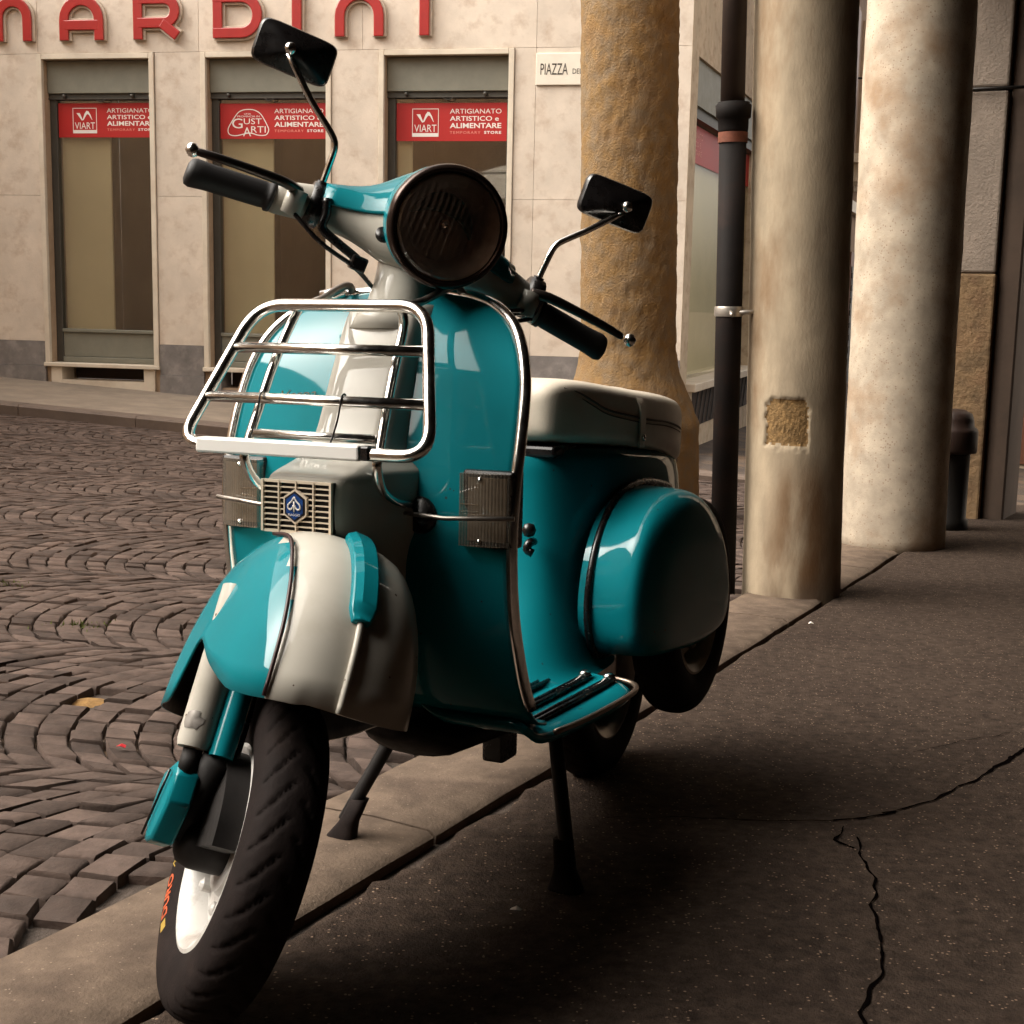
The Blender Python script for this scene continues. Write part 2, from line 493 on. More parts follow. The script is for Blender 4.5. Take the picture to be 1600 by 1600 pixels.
STRIP = 1.06
RING = 0.081
ARC_R = STRIP / 2 * 1.32
KERB_OFF = 2.1                       # pavement width in front of the shop
rc = random.Random(3)
def uv2w(u, d):                      # facade coordinates to world
    p = FP + FU * u + FD * d
    return p.x, p.y
stones = []
ND = 10
half = math.asin(STRIP / 2 / ARC_R)
sand_c = [(-1.32, 3.43), (-1.05, 3.36), (-1.62, 3.5)]
for strip in range(0, 13):
    dc = KERB_OFF + 0.12 + STRIP * (strip + 0.5)
    flip = rc.uniform(0, 1) * RING
    k0, k1 = int(-4.2 / RING), int(9.5 / RING)
    for k in range(k0, k1):
        ub = k * RING + flip
        # joints along this arc
        n = int(round(2 * half * ARC_R / 0.089))
        ph = rc.uniform(-0.3, 0.3)
        cuts = [-half + 2 * half * (i + (ph if 0 < i < n else 0) + (rc.uniform(-.13, .13) if 0 < i < n else 0)) / n for i in range(n + 1)]
        for a0, a1 in zip(cuts[:-1], cuts[1:]):
            quad = []
            for a, e in ((a0, 0), (a1, 0), (a1, 1), (a0, 1)):
                uu = ub + e * RING + ARC_R * (1 - math.cos(a)) * 1.0 - 0.25
                dd = dc + ARC_R * math.sin(a)
                quad.append((uu, dd))
            cu = sum(q[0] for q in quad) / 4; cd = sum(q[1] for q in quad) / 4
            X, Y = uv2w(cu, cd)
            if off_of(X, Y) > -0.31 or Y < 1.2: continue
            pp = pix((X, Y, gnd(X, Y)))
            if pp is None or not (-330 < pp[0] < 1500 and -100 < pp[1] < 1900): continue
            if pp[0] > 1180 and Y < 4: continue
            if min((X - a) ** 2 + (Y - b) ** 2 for a, b in sand_c) < 0.0036: continue
            stones.append((quad, X, Y, pp))
def stone_geo(quad):
    c = Vector((sum(q[0] for q in quad) / 4, sum(q[1] for q in quad) / 4, 0))
    gap = 0.0030 + rc.uniform(0, 0.0032)
    dz = rc.uniform(-0.005, 0.004)
    tu, td = rc.uniform(-.03, .03), rc.uniform(-.03, .03)
    rings = []
    for lev, ins, zz in ((0, 0, -0.05), (1, 0.0, -0.005), (2, 0.006, 0.0)):
        for q in quad:
            v = Vector((q[0], q[1], 0)) - c
            l = v.length
            w = c + v * max(0.2, (l - gap - ins) / l)
            if lev: w += Vector((rc.uniform(-.0035, .0035), rc.uniform(-.0035, .0035), 0))
            X, Y = uv2w(w.x, w.y)
            rings.append((X, Y, gnd(X, Y) + zz + dz + (v.x * tu + v.y * td if lev else 0)))
    X, Y = uv2w(c.x, c.y)
    rings.append((X, Y, gnd(X, Y) + dz + 0.0008))
    fs = []
    for i in range(4):
        j = (i + 1) % 4
        fs += [(i, j, 4 + j, 4 + i), (4 + i, 4 + j, 8 + j, 8 + i), (8 + i, 8 + j, 12)]
    return rings, fs
def vis(pp):
    x, y = pp
    if not (0 <= x <= 1600 and 0 <= y <= 1600): return False
    if 430 < x < 1150 and y < 1120: return False
    if x > 250 + (1500 - y) * 0.35 and y > 1130 and x < 520: return False
    return True
order = sorted(range(len(stones)), key=lambda i: (0 if vis(stones[i][3]) else 1, -stones[i][3][1]))
big = set(order[:300])
rest = MB()
for i, (quad, X, Y, pp) in enumerate(stones):
    g, f = stone_geo(quad)
    if i in big:
        mesh('cobblestone', g, f, M_COB, road, smooth=True, autos=50)
    else:
        rest.add(g, f)
tag(rest.out('cobblestones', M_COB, road, smooth=True, autos=50), kind='stuff')

# ochre sand where stones are missing, tufts of moss in the joints
mb = MB()
for (a, b) in sand_c:
    rg = [[(a + r * math.cos(t * PI / 6) * (1 + 0.3 * math.sin(3 * t + a * 9)), b + r * 0.8 * math.sin(t * PI / 6), gnd(a, b) + h) for t in range(12)] for r, h in ((0.085, -0.030), (0.06, -0.021), (0.03, -0.015), (0.008, -0.013))]
    v_, f_ = loft(rg, True, (False, True)); mb.add(v_, f_)
M_SAND = mat('ochre_sand', (0.34, 0.19, 0.06), 0.95, 0, var=0.4, scale=30, bump=0.6, bscale=200)
tag(mb.out('sand', M_SAND, road), kind='stuff')
M_MOSS = mat('moss', (0.10, 0.12, 0.02), 0.95, 0, var=0.4, scale=60)
mb = MB()
rm = random.Random(5)
for cx, cy in ((-2.34, 5.25), (-2.1, 5.3), (-2.0, 4.86), (-1.78, 4.85), (-2.6, 5.6), (-1.3, 4.2)):
    for _ in range(70):
        x = cx + rm.gauss(0, 0.05); y = cy + rm.gauss(0, 0.03); z = gnd(x, y) - 0.006
        a = rm.uniform(0, PI); h = rm.uniform(0.006, 0.02); w = 0.004
        dx, dy = math.cos(a) * w, math.sin(a) * w
        mb.add([(x - dx, y - dy, z), (x + dx, y + dy, z), (x + rm.uniform(-.01, .01), y + rm.uniform(-.01, .01), z + h)], [(0, 1, 2)])
tag(mb.out('moss', M_MOSS, road, smooth=False), kind='stuff')

# ------------------------------------------------------------------ kerb stones at the portico edge
kerb = None
s = -4.2
parts = []
rk = random.Random(11)
mbk = MB()
for i in range(20):
    L_ = rk.uniform(0.95, 1.35)
    s0, s1 = s + 0.004, s + L_ - 0.004
    s = s + L_
    if s > 9: break
    n = 8
    top = []; rings = []
    for j in range(n + 1):
        t = s0 + (s1 - s0) * j / n
        ring = []
        for off, dz in ((-0.285, -0.10), (-0.285, -0.010), (-0.272, 0.0), (-0.14, 0.003), (-0.022, 0.0), (-0.008, -0.010), (-0.008, -0.10)):
            o2 = off + (mnoise.noise(Vector((t * 6, off * 30, 1))) * 0.006 if dz > -0.05 else 0)
            X, Y = edge(t, o2)
            ring.append((X, Y, gnd(X, Y) + dz + 0.006 + mnoise.noise(Vector((X * 5, Y * 5, 0))) * 0.004))
        rings.append(ring)
    v_, f_ = loft(rings, True, (True, True))
    if kerb is None:
        kerb = mbk  # placeholder
    parts.append((v_, f_))
k_base = MB()
for t in np.linspace(-4.2, 9, 40):
    pass
rings = []
for t in np.linspace(-4.3, 9, 60):
    rings.append([(*edge(t, o), gnd(*edge(t, o)) + z) for o, z in ((-0.30, -0.12), (-0.30, -0.03), (0.03, -0.03), (0.03, -0.12))])
v_, f_ = loft(rings)
kerb = tag(mesh('kerb', v_, f_, M_DIRT), kind='structure')
for v_, f_ in parts:
    mesh('kerb_stone', v_, f_, M_KERB, kerb, autos=40)

# ------------------------------------------------------------------ portico floor (asphalt), with a broken front edge
ss = list(np.arange(-2.2, 3.2, 0.035)) + list(np.arange(3.2, 9.2, 0.15))
oo = [0.004, 0.02, 0.045, 0.08, 0.12] + list(np.arange(0.16, 1.9, 0.045)) + list(np.arange(1.9, 4.3, 0.2))
vs = []
for t in ss:
    for i, o in enumerate(oo):
        jag = 0
        br = math.exp(-((t + 0.55) / 0.55) ** 2)         # broken patch near the front wheel
        if i < 4:
            jag = (mnoise.noise(Vector((t * 9, 3.3, 0))) * 0.012 + mnoise.noise(Vector((t * 30, 1.3, 0))) * 0.006 + 0.006) * (1 - i / 4) * (1 + 2.5 * br)
        X, Y = edge(t, o + jag)
        z = gnd(X, Y) + 0.004
        z += mnoise.noise(Vector((X * 2.2, Y * 2.2, 5))) * 0.006 + mnoise.noise(Vector((X * 11, Y * 11, 2))) * 0.0022
        e = math.exp(-o / 0.12)
        z += br * e * mnoise.noise(Vector((X * 22, Y * 22, 7))) * 0.02 - br * e * 0.006
        if i == 0: z -= 0.012 + 0.01 * br
        vs.append((X, Y, z))
n = len(oo)
fs = [(j * n + i, (j + 1) * n + i, (j + 1) * n + i + 1, j * n + i + 1) for j in range(len(ss) - 1) for i in range(n - 1)]
fs = [f[::-1] for f in fs]
floor = tag(mesh('portico_floor', vs, fs, M_ASPH), kind='structure')
# the floor goes on behind the camera
rings = []
for t in (-14, -9, -6, -4, -2.2):
    rings.append([(*edge(t, o), gnd(*edge(t, o)) + 0.003) for o in (0.01, 1, 2, 3, 4.25)])
v_, f_ = loft(rings, False)
tag(mesh('portico_floor', v_, f_, M_ASPH), kind='structure')

def crack(pts, w0, w1, seed):
    r_ = random.Random(seed)
    P = []
    for a, b in zip(pts[:-1], pts[1:]):
        n = max(2, int((Vector(b) - Vector(a)).length / 0.012))
        for k in range(n):
            P.append(Vector(a).lerp(Vector(b), k / n))
    P.append(Vector(pts[-1]))
    vs = []; fs = []
    for i, p in enumerate(P):
        d = (P[min(i + 1, len(P) - 1)] - P[max(i - 1, 0)]).normalized()
        nn = Vector((-d.y, d.x))
        w = 0.85 * (w0 + (w1 - w0) * i / len(P)) * r_.uniform(0.35, 1.3)
        c = p + nn * mnoise.noise(Vector((i * 0.21, seed, 0))) * 0.012
        for sgn in (-1, 1):
            X, Y = c.x + nn.x * w * sgn, c.y + nn.y * w * sgn
            z = gnd(X, Y) + 0.004 + mnoise.noise(Vector((X * 2.2, Y * 2.2, 5))) * 0.006 + mnoise.noise(Vector((X * 11, Y * 11, 2))) * 0.0022
            vs.append((X, Y, z + 0.0022))
    for i in range(len(P) - 1):
        fs.append((2 * i, 2 * i + 2, 2 * i + 3, 2 * i + 1))
    mesh('crack', vs, fs, M_CRACK, floor, smooth=False)
crack([(0.18, 2.5), (0.31, 2.52), (0.55, 2.52), (0.68, 2.545), (0.75, 2.59)], 0.001, 0.0045, 1)
crack([(0.72, 2.575), (0.80, 2.62), (0.88, 2.70), (1.0, 2.83), (1.16, 3.03), (1.5, 3.3)], 0.003, 0.008, 2)
crack([(0.64, 2.44), (0.625, 2.33), (0.62, 2.24), (0.59, 2.12), (0.565, 1.98), (0.54, 1.88), (0.48, 1.75), (0.45, 1.6)], 0.003, 0.003, 3)
crack([(0.63, 2.50), (0.60, 2.42), (0.62, 2.38)], 0.002, 0.005, 4)
crack([(0.9, 3.0), (1.15, 3.15), (1.4, 3.2)], 0.001, 0.002, 6)

# ------------------------------------------------------------------ far pavement in front of the shop
pav = None
rings = []
for u in np.linspace(-9, 6.6, 24):
    rings.append([(*uv2w(u, d), pave_z(u) + z) for d, z in ((0.0, 0), (KERB_OFF - 0.19, -0.0))])
v_, f_ = loft(rings, False)
pav = tag(mesh('pavement', v_, [f[::-1] for f in f_], M_PAVE), kind='structure')
u = -9.0
M_KERB2 = mat('far_kerb_stone', (0.12, 0.085, 0.065), 0.8, 0, var=0.25, scale=5, island=0.1, stain=(0.15, 0.11, 0.08), stain_scale=3)
while u < 6.5:
    L_ = 1.1
    mb = MB()
    ring = []
    for uu in (u + 0.003, u + L_ - 0.003):
        z = pave_z(uu)
        ring.append([(*uv2w(uu, d), z + dz) for d, dz in ((KERB_OFF - 0.19, -0.25), (KERB_OFF - 0.19, 0.003), (KERB_OFF - 0.02, 0.003), (KERB_OFF, -0.015), (KERB_OFF, -0.25))])
    v_, f_ = loft(ring)
    mesh('kerb_stone', v_, f_, M_KERB2, pav, autos=40)
    u += L_

# ------------------------------------------------------------------ shop building
shop = empty('shop_building', uv2w(3, 0) + (pave_z(3),), 'pale stone clad shop building with three tall windows and grey marble plinth', 'building')
def sh(o, parent=shop):
    o.parent = parent
    o.matrix_parent_inverse = Matrix.Translation(-Vector(shop.location)) if parent is shop else Matrix.Identity(4)
    return o
bpy.context.view_layer.update()
WINS = [(0.04, 1.18), (1.77, 2.99), (3.565, 4.765)]
ZS, ZT = 0.126, 3.105
UC = 6.45
WH = 11.0
# structural wall behind the cladding
mb = MB()
edges_u = [-7.0] + [e for w in WINS for e in w] + [UC - 0.03]
for a, b in zip(edges_u[0::2], edges_u[1::2]):
    fbox(mb, a, b, -1.0, ZT, -0.55, -0.032)
fbox(mb, -7.0, UC - 0.03, ZT + 0.001, WH, -0.55, -0.032)
for a, b in WINS:
    fbox(mb, a + 0.001, b - 0.001, -1.0, -0.08, -0.55, -0.034)
sh(mb.out('wall', M_REVEAL, smooth=False))
def panel(u0, u1, z0, z1, m=M_PANEL, d0=-0.030, d1=0.0):
    g = 0.0014
    mb = MB()
    fbox(mb, u0 + g, u1 - g, z0 + g, z1 - g, d0, d1)
    return sh(mb.out('panel', m, smooth=False, mods=(('bev', 0.0012, 1),)))
JW = 0.052
pcol = [(-7.0, -5.4), (-5.4, -3.8), (-3.8, -2.2), (-2.2, -1.1), (-1.1, -0.015), (1.238, 1.713), (3.045, 3.508), (4.82, 5.02), (5.02, UC)]
for a, b in pcol:
    zb = pave_z((a + b) / 2) - 0.08
    panel(a, b, 0.335, 1.79); panel(a, b, 1.79, ZT + JW + 0.003)
    if a < 4.9 or a > 5: panel(a, b, (zb + 0.335) / 2 - 0.02, 0.335, M_PLINTH, -0.03, 0.003)
    panel(a, b, zb - 0.3, (zb + 0.335) / 2 - 0.02, M_PLINTH, -0.03, 0.012)
panel(4.82, 5.02, 0.0, 0.335, M_PLINTH, -0.03, 0.003)
fr = [-7.0, -5.2, -3.4, -1.7, 0.0, 1.7, 3.35, 5.02, UC]
for a, b in zip(fr[:-1], fr[1:]):
    panel(a, b, ZT + JW + 0.003, 4.05); panel(a, b, 4.05, 5.1)
    panel(a, b, 5.1, 6.3); panel(a, b, 6.3, 7.6)

def viart(mb, u, z, w, h, d):
    """square logo: frame, two strokes, word and bar"""
    t = 0.006
    for (a, b, c, e) in ((u, u + w, z + h - t, z + h), (u, u + t, z, z + h), (u + w - t, u + w, z, z + h)):
        fbox(mb, a, b, c, e, d, d + 0.001)
    fbox(mb, u, u + w, z, z + 0.13 * h, d, d + 0.0012)
    def poly(P):
        vs = [FM @ Vector((u + x * w, -d - 0.001, z + y * h)) for x, y in P]
        mb.add(vs, [tuple(range(len(vs)))])
    poly([(0.16, 0.80), (0.30, 0.80), (0.42, 0.52), (0.38, 0.50)])
    arc = [(0.40, 0.52), (0.50, 0.78), (0.58, 0.89), (0.66, 0.87), (0.74, 0.74), (0.82, 0.52)]
    inn = [(0.79, 0.54), (0.68, 0.73), (0.62, 0.76), (0.57, 0.72), (0.52, 0.64), (0.45, 0.52)]
    for i in range(5):
        poly([arc[i], arc[i + 1], inn[4 - i], inn[5 - i]])
    v_, f_ = fit_text('VIART', w * 0.84, h * 0.26)
    mb.add([FM @ Vector((u + 0.08 * w + p.x, -d - 0.001, z + 0.17 * h + p.y)) for p in v_], f_)
def gustarti(mb, u, z, w, h, d):
    pts = [(0.5, 1.0), (0.66, 0.97), (0.82, 0.80), (0.97, 0.38), (1.0, 0.2), (0.93, 0.03), (0.75, 0.02), (0.6, 0.09), (0.5, 0.1), (0.38, 0.06), (0.18, 0.0), (0.03, 0.06), (0.0, 0.25), (0.08, 0.5), (0.24, 0.86), (0.36, 0.97)]
    c = catmull([(x, y, 0) for x, y in pts], 5, True)
    n = len(c)
    vs = []
    for i in range(n):
        tn = (c[(i + 1) % n] - c[i - 1]).normalized()
        nn = Vector((-tn.y, tn.x, 0))
        for s_ in (-1, 1):
            p = Vector((c[i].x * w, c[i].y * h, 0)) + nn * s_ * 0.0045
            vs.append(FM @ Vector((u + p.x, -d - 0.001, z + p.y)))
    mb.add(vs, [(2 * i, 2 * ((i + 1) % n), 2 * ((i + 1) % n) + 1, 2 * i + 1) for i in range(n)])
    for t, x, y, ww, hh in (('UNA', .40, .80, .17, .06), ('PROVINCIA IN', .23, .70, .55, .07), ('G', .10, .28, .26, .38), ('UST', .39, .44, .44, .22), ('A', .37, -.02, .20, .34), ('RTI', .57, .12, .36, .24)):
        v_, f_ = fit_text(t, ww * w, hh * h)
        mb.add([FM @ Vector((u + x * w + p.x, -d - 0.0014, z + y * h + p.y)) for p in v_], f_)

DG = -0.16          # depth of the glass
for wi, (a, b) in enumerate(WINS):
    # stone surround, proud of the panels
    mb = MB()
    fbox(mb, a - JW, a, ZS - 0.002, ZT + JW, -0.03, 0.018)
    fbox(mb, b, b + JW, ZS - 0.002, ZT + JW, -0.03, 0.018)
    fbox(mb, a + 0.001, b - 0.001, ZT, ZT + JW, -0.03, 0.017)
    win = sh(mb.out('window', M_FRAME, smooth=False, mods=(('bev', 0.004, 1),)))
    def sub(mb, name, m, mods=(), smooth=False):
        o = mb.out(name, m, smooth=smooth, mods=mods)
        o.parent = win
        o.matrix_parent_inverse = Matrix.Translation(-Vector(shop.location)).inverted() @ Matrix.Translation(-Vector(shop.location))
        o.matrix_parent_inverse = Matrix.Identity(4)
        return o
    # sill slab and vent under it
    mb = MB(); fbox(mb, a - JW - 0.01, b + JW + 0.01, 0.083, ZS - 0.003, -0.3, 0.035)
    sub(mb, 'sill', M_FRAME, (('bev', 0.006, 2),))
    mb = MB()
    zv = -0.07 - 0.05 * wi
    fbox(mb, a + 0.001, a + 0.12, zv - 0.4, 0.082, -0.25, 0.0); fbox(mb, b - 0.12, b - 0.001, zv - 0.4, 0.082, -0.25, 0.0)
    fbox(mb, a + 0.121, b - 0.121, zv - 0.4, zv + 0.02, -0.25, -0.002)
    sub(mb, 'vent_surround', M_PLINTH if wi else M_FRAME)
    mb = MB(); fbox(mb, a + 0.121, b - 0.121, zv + 0.021, 0.081, -0.31, -0.29)
    sub(mb, 'vent_recess', M_ROOM)
    # roller shutter box with under-lip, hooks and ring
    mb = MB(); fbox(mb, a + 0.002, b - 0.002, 2.79, ZT - 0.002, -0.34, -0.085)
    sub(mb, 'shutter_box', M_SHUT, (('bev', 0.006, 2),))
    mb = MB()
    fbox(mb, a + 0.002, b - 0.002, 2.748, 2.789, -0.30, -0.11)
    fbox(mb, a + 0.002, b - 0.002, 2.735, 2.7475, -0.22, -0.10)
    for t in (0.16, 0.8):
        uu = a + (b - a) * t
        v_, f_ = lathe([(0.016, 0), (0.02, 0.01), (0.016, 0.03), (0.006, 0.035)], 10, FM @ Matrix.Translation((uu, 0.10, 2.765)) @ Matrix.Rotation(PI / 2, 4, 'X'))
        mb.add(v_, f_)
    uu = (a + b) / 2
    v_, f_ = tube_geo([FM @ Vector((uu + 0.045 * math.cos(t), 0.098, 2.735 + 0.022 * math.sin(t))) for t in np.linspace(0, -PI, 9)], 0.005, 6)
    mb.add(v_, f_)
    sub(mb, 'shutter_rail', M_SHUTD)
    # metal window frame: stiles, bottom panel, transom
    mb = MB()
    fbox(mb, a + 0.002, a + 0.075, ZS, 2.747, DG - 0.05, DG + 0.035)
    fbox(mb, b - 0.04, b - 0.002, ZS, 2.747, DG - 0.05, DG + 0.02)
    sub(mb, 'stile', M_SHUTD, (('bev', 0.004, 1),))
    mb = MB()
    fbox(mb, a + 0.076, b - 0.041, ZS, 0.18, DG - 0.04, DG + 0.045)
    fbox(mb, a + 0.076, b - 0.041, 0.181, 0.43, DG - 0.04, DG + 0.025)
    fbox(mb, a + 0.076, b - 0.041, 0.431, 0.465, DG - 0.04, DG + 0.05)
    sub(mb, 'bottom_panel', M_SHUT, (('bev', 0.005, 2),))
    mb = MB(); fbox(mb, a + 0.074, b - 0.039, 0.46, 2.75, DG - 0.004, DG + 0.004)
    sub(mb, 'pane', M_GLASS)
    # banner on the glass
    z0, z1 = (2.372, 2.705) if wi == 0 else (2.358, 2.695) if wi == 1 else (2.338, 2.69)
    mb = MB(); fbox(mb, a + 0.080, b - 0.042, z0, z1, DG + 0.006, DG + 0.0085)
    ban = sub(mb, 'banner', M_BANNER)
    mb = MB(); H_ = z1 - z0
    if wi == 1: gustarti(mb, a + 0.16, z0 + 0.03, 0.42, H_ * 0.74, DG + 0.009)
    else: viart(mb, a + 0.235, z0 + 0.04, 0.26, H_ * 0.74, DG + 0.009)
    sub(mb, 'banner_logo', M_PRINTW)
    um = 0.605 if wi != 1 else 0.64
    for tx, zf, hh, wd, bold in (('ARTIGIANATO', .72, .125, .50, .0), ('ARTISTICO e', .53, .125, .475, .012), ('ALIMENTARE', .34, .135, .50, .022)):
        v_, f_ = fit_text(tx, wd, hh * H_, bold=bold); mb = MB()
        mb.add([FM @ Vector((a + um + p.x, -DG - 0.0098, z0 + zf * H_ + p.y)) for p in v_], f_)
        sub(mb, 'banner_print', M_PRINTW)
    mb = MB()
    v_, f_ = fit_text('STORE', 0.165, 0.075 * H_, bold=0.03, spacing=1.2)
    mb.add([FM @ Vector((a + um + 0.335 + p.x, -DG - 0.0098, z0 + .19 * H_ + p.y)) for p in v_], f_)
    sub(mb, 'banner_print', M_PRINTW)
    mb = MB(); v_, f_ = fit_text('TEMPORARY', 0.30, 0.07 * H_, spacing=1.2)
    mb.add([FM @ Vector((a + um + p.x, -DG - 0.0098, z0 + .19 * H_ + p.y)) for p in v_], f_)
    sub(mb, 'banner_print', M_PRINTP)
    # inside: cream display board and dark room
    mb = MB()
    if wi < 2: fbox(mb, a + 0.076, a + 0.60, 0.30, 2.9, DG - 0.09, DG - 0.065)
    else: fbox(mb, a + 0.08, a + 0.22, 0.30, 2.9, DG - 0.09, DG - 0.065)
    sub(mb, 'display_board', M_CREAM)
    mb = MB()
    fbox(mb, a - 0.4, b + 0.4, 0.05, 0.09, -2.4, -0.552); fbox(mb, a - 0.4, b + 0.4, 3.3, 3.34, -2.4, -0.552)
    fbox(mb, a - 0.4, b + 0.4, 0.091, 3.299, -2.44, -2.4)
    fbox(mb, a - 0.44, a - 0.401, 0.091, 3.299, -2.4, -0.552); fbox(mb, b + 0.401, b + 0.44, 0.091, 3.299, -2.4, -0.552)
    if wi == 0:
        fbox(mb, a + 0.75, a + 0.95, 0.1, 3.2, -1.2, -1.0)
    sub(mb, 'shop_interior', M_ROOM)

# side wall of the shop along the side street
SD = Vector((0.319, 0.948, 0)).normalized()
SN = Vector((SD.y, -SD.x, 0))
SP = FP + FU * UC
SM_ = axes(SP, SD, -SN, (0, 0, 1))
def sbox(mb, u0, u1, z0, z1, d0, d1):
    mb.box(u0, u1, -d1, -d0, z0, z1, SM_)
W0, W1 = 0.32, 4.2
mb = MB()
sbox(mb, 0.0, W0, -1, WH, -0.5, 0.0); sbox(mb, W1, 12.0, -1, WH, -0.5, 0.0)
sbox(mb, W0 + .001, W1 - .001, 3.12, WH, -0.5, -0.001); sbox(mb, W0 + .001, W1 - .001, -1, 0.02, -0.5, -0.001)
M_SIDE = mat('worn_side_plaster', (0.58, 0.47, 0.34), 0.85, 0, var=0.2, scale=4, stain=(0.25, 0.14, 0.08), stain_scale=9, stain_amt=0.6)
sh(mb.out('side_wall', M_SIDE, smooth=False))
mb = MB(); sbox(mb, W0 - .03, W1 + .03, 0.021, 0.10, -0.4, 0.10)
swin = sh(mb.out('side_window', M_FRAME, smooth=False, mods=(('bev', .006, 1),)))
def ssub(mb, name, m):
    o = mb.out(name, m, smooth=False); o.parent = swin; return o
mb = MB(); sbox(mb, W0 + .002, W1 - .002, 2.70, 3.118, -0.35, -0.03); ssub(mb, 'shutter_box', M_SHUT)
mb = MB(); sbox(mb, W0 + .002, W1 - .002, 2.60, 2.699, -0.35, -0.06); ssub(mb, 'shutter_rail', M_SHUTD)
mb = MB(); sbox(mb, W0 + .002, W1 - .002, 0.101, 2.6, -0.16, -0.15); ssub(mb, 'pane', M_GLASS2)
mb = MB(); sbox(mb, W0 + .01, W1 - .01, 2.22, 2.58, -0.149, -0.146); ssub(mb, 'banner', M_BANNER)
mb = MB()
for tx, x, z, w, h in (('ARTIGIANATO', .25, 2.46, .8, .06), ('ARTISTICO E', .25, 2.38, .7, .05), ('ALIMENTARE', .25, 2.30, .75, .05)):
    v_, f_ = fit_text(tx, w, h)
    mb.add([SM_ @ Vector((W0 + x + p.x, 0.1445, z + p.y)) for p in v_], f_)
ssub(mb, 'banner_print', M_PRINTP)
mb = MB(); sbox(mb, W0 + .002, W1 - .002, 0.12, 2.3, -0.24, -0.21); ssub(mb, 'display_board', M_CREAM)
mb = MB(); sbox(mb, W0 + .3, W1 - .3, -.35, 0.019, -0.3, 0.005); ssub(mb, 'vent_recess', M_ROOM)
mb = MB()
for k in range(14):
    x = W0 + .35 + k * .22
    v_, f_ = tube_geo([SM_ @ Vector((x, -0.015, -.34)), SM_ @ Vector((x + .2, -0.015, 0.01))], 0.006, 5); mb.add(v_, f_)
ssub(mb, 'vent_grille', M_IRON)
# body of the building
mb = MB()
vsb = []
c0 = FP + FU * -7.0 - FD * 0.56; c1 = FP + FU * (UC - 0.3) - FD * 0.56
c2 = SP + SD * 12 - SN * 0.3; c3 = c0 + (c2 - c1)
mb.add([(*c.xy, z) for z in (WH - 0.3, WH) for c in (c0, c1, c2, c3)], [(3, 2, 1, 0), (4, 5, 6, 7), (0, 1, 5, 4), (1, 2, 6, 5), (2, 3, 7, 6), (3, 0, 4, 7)])
sh(mb.out('roof', M_REVEAL, smooth=False))

# ------------------------------------------------------------------ red channel letters over the windows
sign = empty('shop_sign', tuple(FP + FU * 1.8 + FD * 0.02) , 'row of rounded red channel letters with pale edges above the shop windows', 'sign')
sign.location.z = 3.27
bpy.context.view_layer.update()
def stroke(mb, pts, w, d0, d1):
    P = [Vector((x, y, 0)) for x, y in pts]
    n = len(P); Lp = []; Rp = []
    for i in range(n):
        if i == 0: d = P[1] - P[0]
        elif i == n - 1: d = P[-1] - P[-2]
        else: d = (P[i + 1] - P[i]).normalized() + (P[i] - P[i - 1]).normalized()
        d.normalize(); nn = Vector((-d.y, d.x, 0))
        k = 1.0
        if 0 < i < n - 1:
            k = 1 / max(0.6, nn.dot(Vector((-(P[i + 1] - P[i]).normalized().y, (P[i + 1] - P[i]).normalized().x, 0))))
        Lp.append(P[i] + nn * w / 2 * k); Rp.append(P[i] - nn * w / 2 * k)
    vs = []
    for i in range(n):
        for p, d in ((Lp[i], d0), (Lp[i], d1), (Rp[i], d1), (Rp[i], d0)):
            vs.append(FM @ Vector((p.x, -d, p.y)))
    fs = []
    for i in range(n - 1):
        for k in range(4):
            q = (k + 1) % 4
            fs.append((4 * i + k, 4 * i + q, 4 * i + 4 + q, 4 * i + 4 + k))
    fs += [(3, 2, 1, 0), tuple(4 * (n - 1) + k for k in range(4))]
    mb.add(vs, fs)
def arch(x0, x1, z0, z1, n=12):
    r = (x1 - x0) / 2
    return [(x0, z0), (x0, z1 - r)] + [(x0 + r - r * math.cos(t), z1 - r + r * math.sin(t)) for t in np.linspace(0, PI, n)[1:-1]] + [(x1, z1 - r), (x1, z0)]
ZB, ZH = 3.272, 3.70
SW = 0.100
h = SW / 2
def bowl(x0, x1, z0, z1, n=10):
    r = (z1 - z0) / 2
    return [(x0, z1), (x1 - r, z1)] + [(x1 - r + r * math.cos(t), z0 + r + r * math.sin(t)) for t in np.linspace(PI / 2, -PI / 2, n)[1:-1]] + [(x1 - r, z0), (x0, z0)]
letters = [
    ('N', [arch(-0.44 + h, -0.03 - h, ZB, ZH - h)]),
    ('A', [arch(0.265 + h, 0.735 - h, ZB, ZH - h), [(0.265 + h, ZB + 0.145), (0.735 - h, ZB + 0.145)]]),
    ('R', [[(1.045 + h, ZB), (1.045 + h, ZH)], bowl(1.045 + h, 1.53 - h, ZB + 0.155, ZH - h), [(1.34, ZB + 0.155), (1.505, ZB + 0.03)]]),
    ('D', [[(1.868 + h, ZB + h), (1.868 + h, ZH)], bowl(1.868 + 0.001, 2.37 - h, ZB + h, ZH - h, 14)]),
    ('I', [[(2.715, ZB), (2.715, ZH)]]),
    ('N', [arch(3.09 + h, 3.572 - h, ZB, ZH - h)]),
    ('I', [[(3.963, ZB), (3.963, ZH)]]),
]
for nm, strokes in letters:
    mo = MB()
    for i, st in enumerate(strokes): stroke(mo, st, SW + 0.034, 0.006 + i * 0.0015, 0.034 + i * 0.0015)
    # the pale casing is longer at stroke ends
    mi = MB()
    for i, st in enumerate(strokes): stroke(mi, st, SW - 0.004, 0.036 + i * 0.0015, 0.060 + i * 0.0015)
    lo = mi.out('letter', M_RED, sign, smooth=False, mods=(('bev', 0.008, 2),))
    lo.matrix_parent_inverse = sign.matrix_world.inverted()
    oo_ = mo.out('letter_casing', M_EDGE, lo, smooth=False, mods=(('bev', 0.003, 1),))

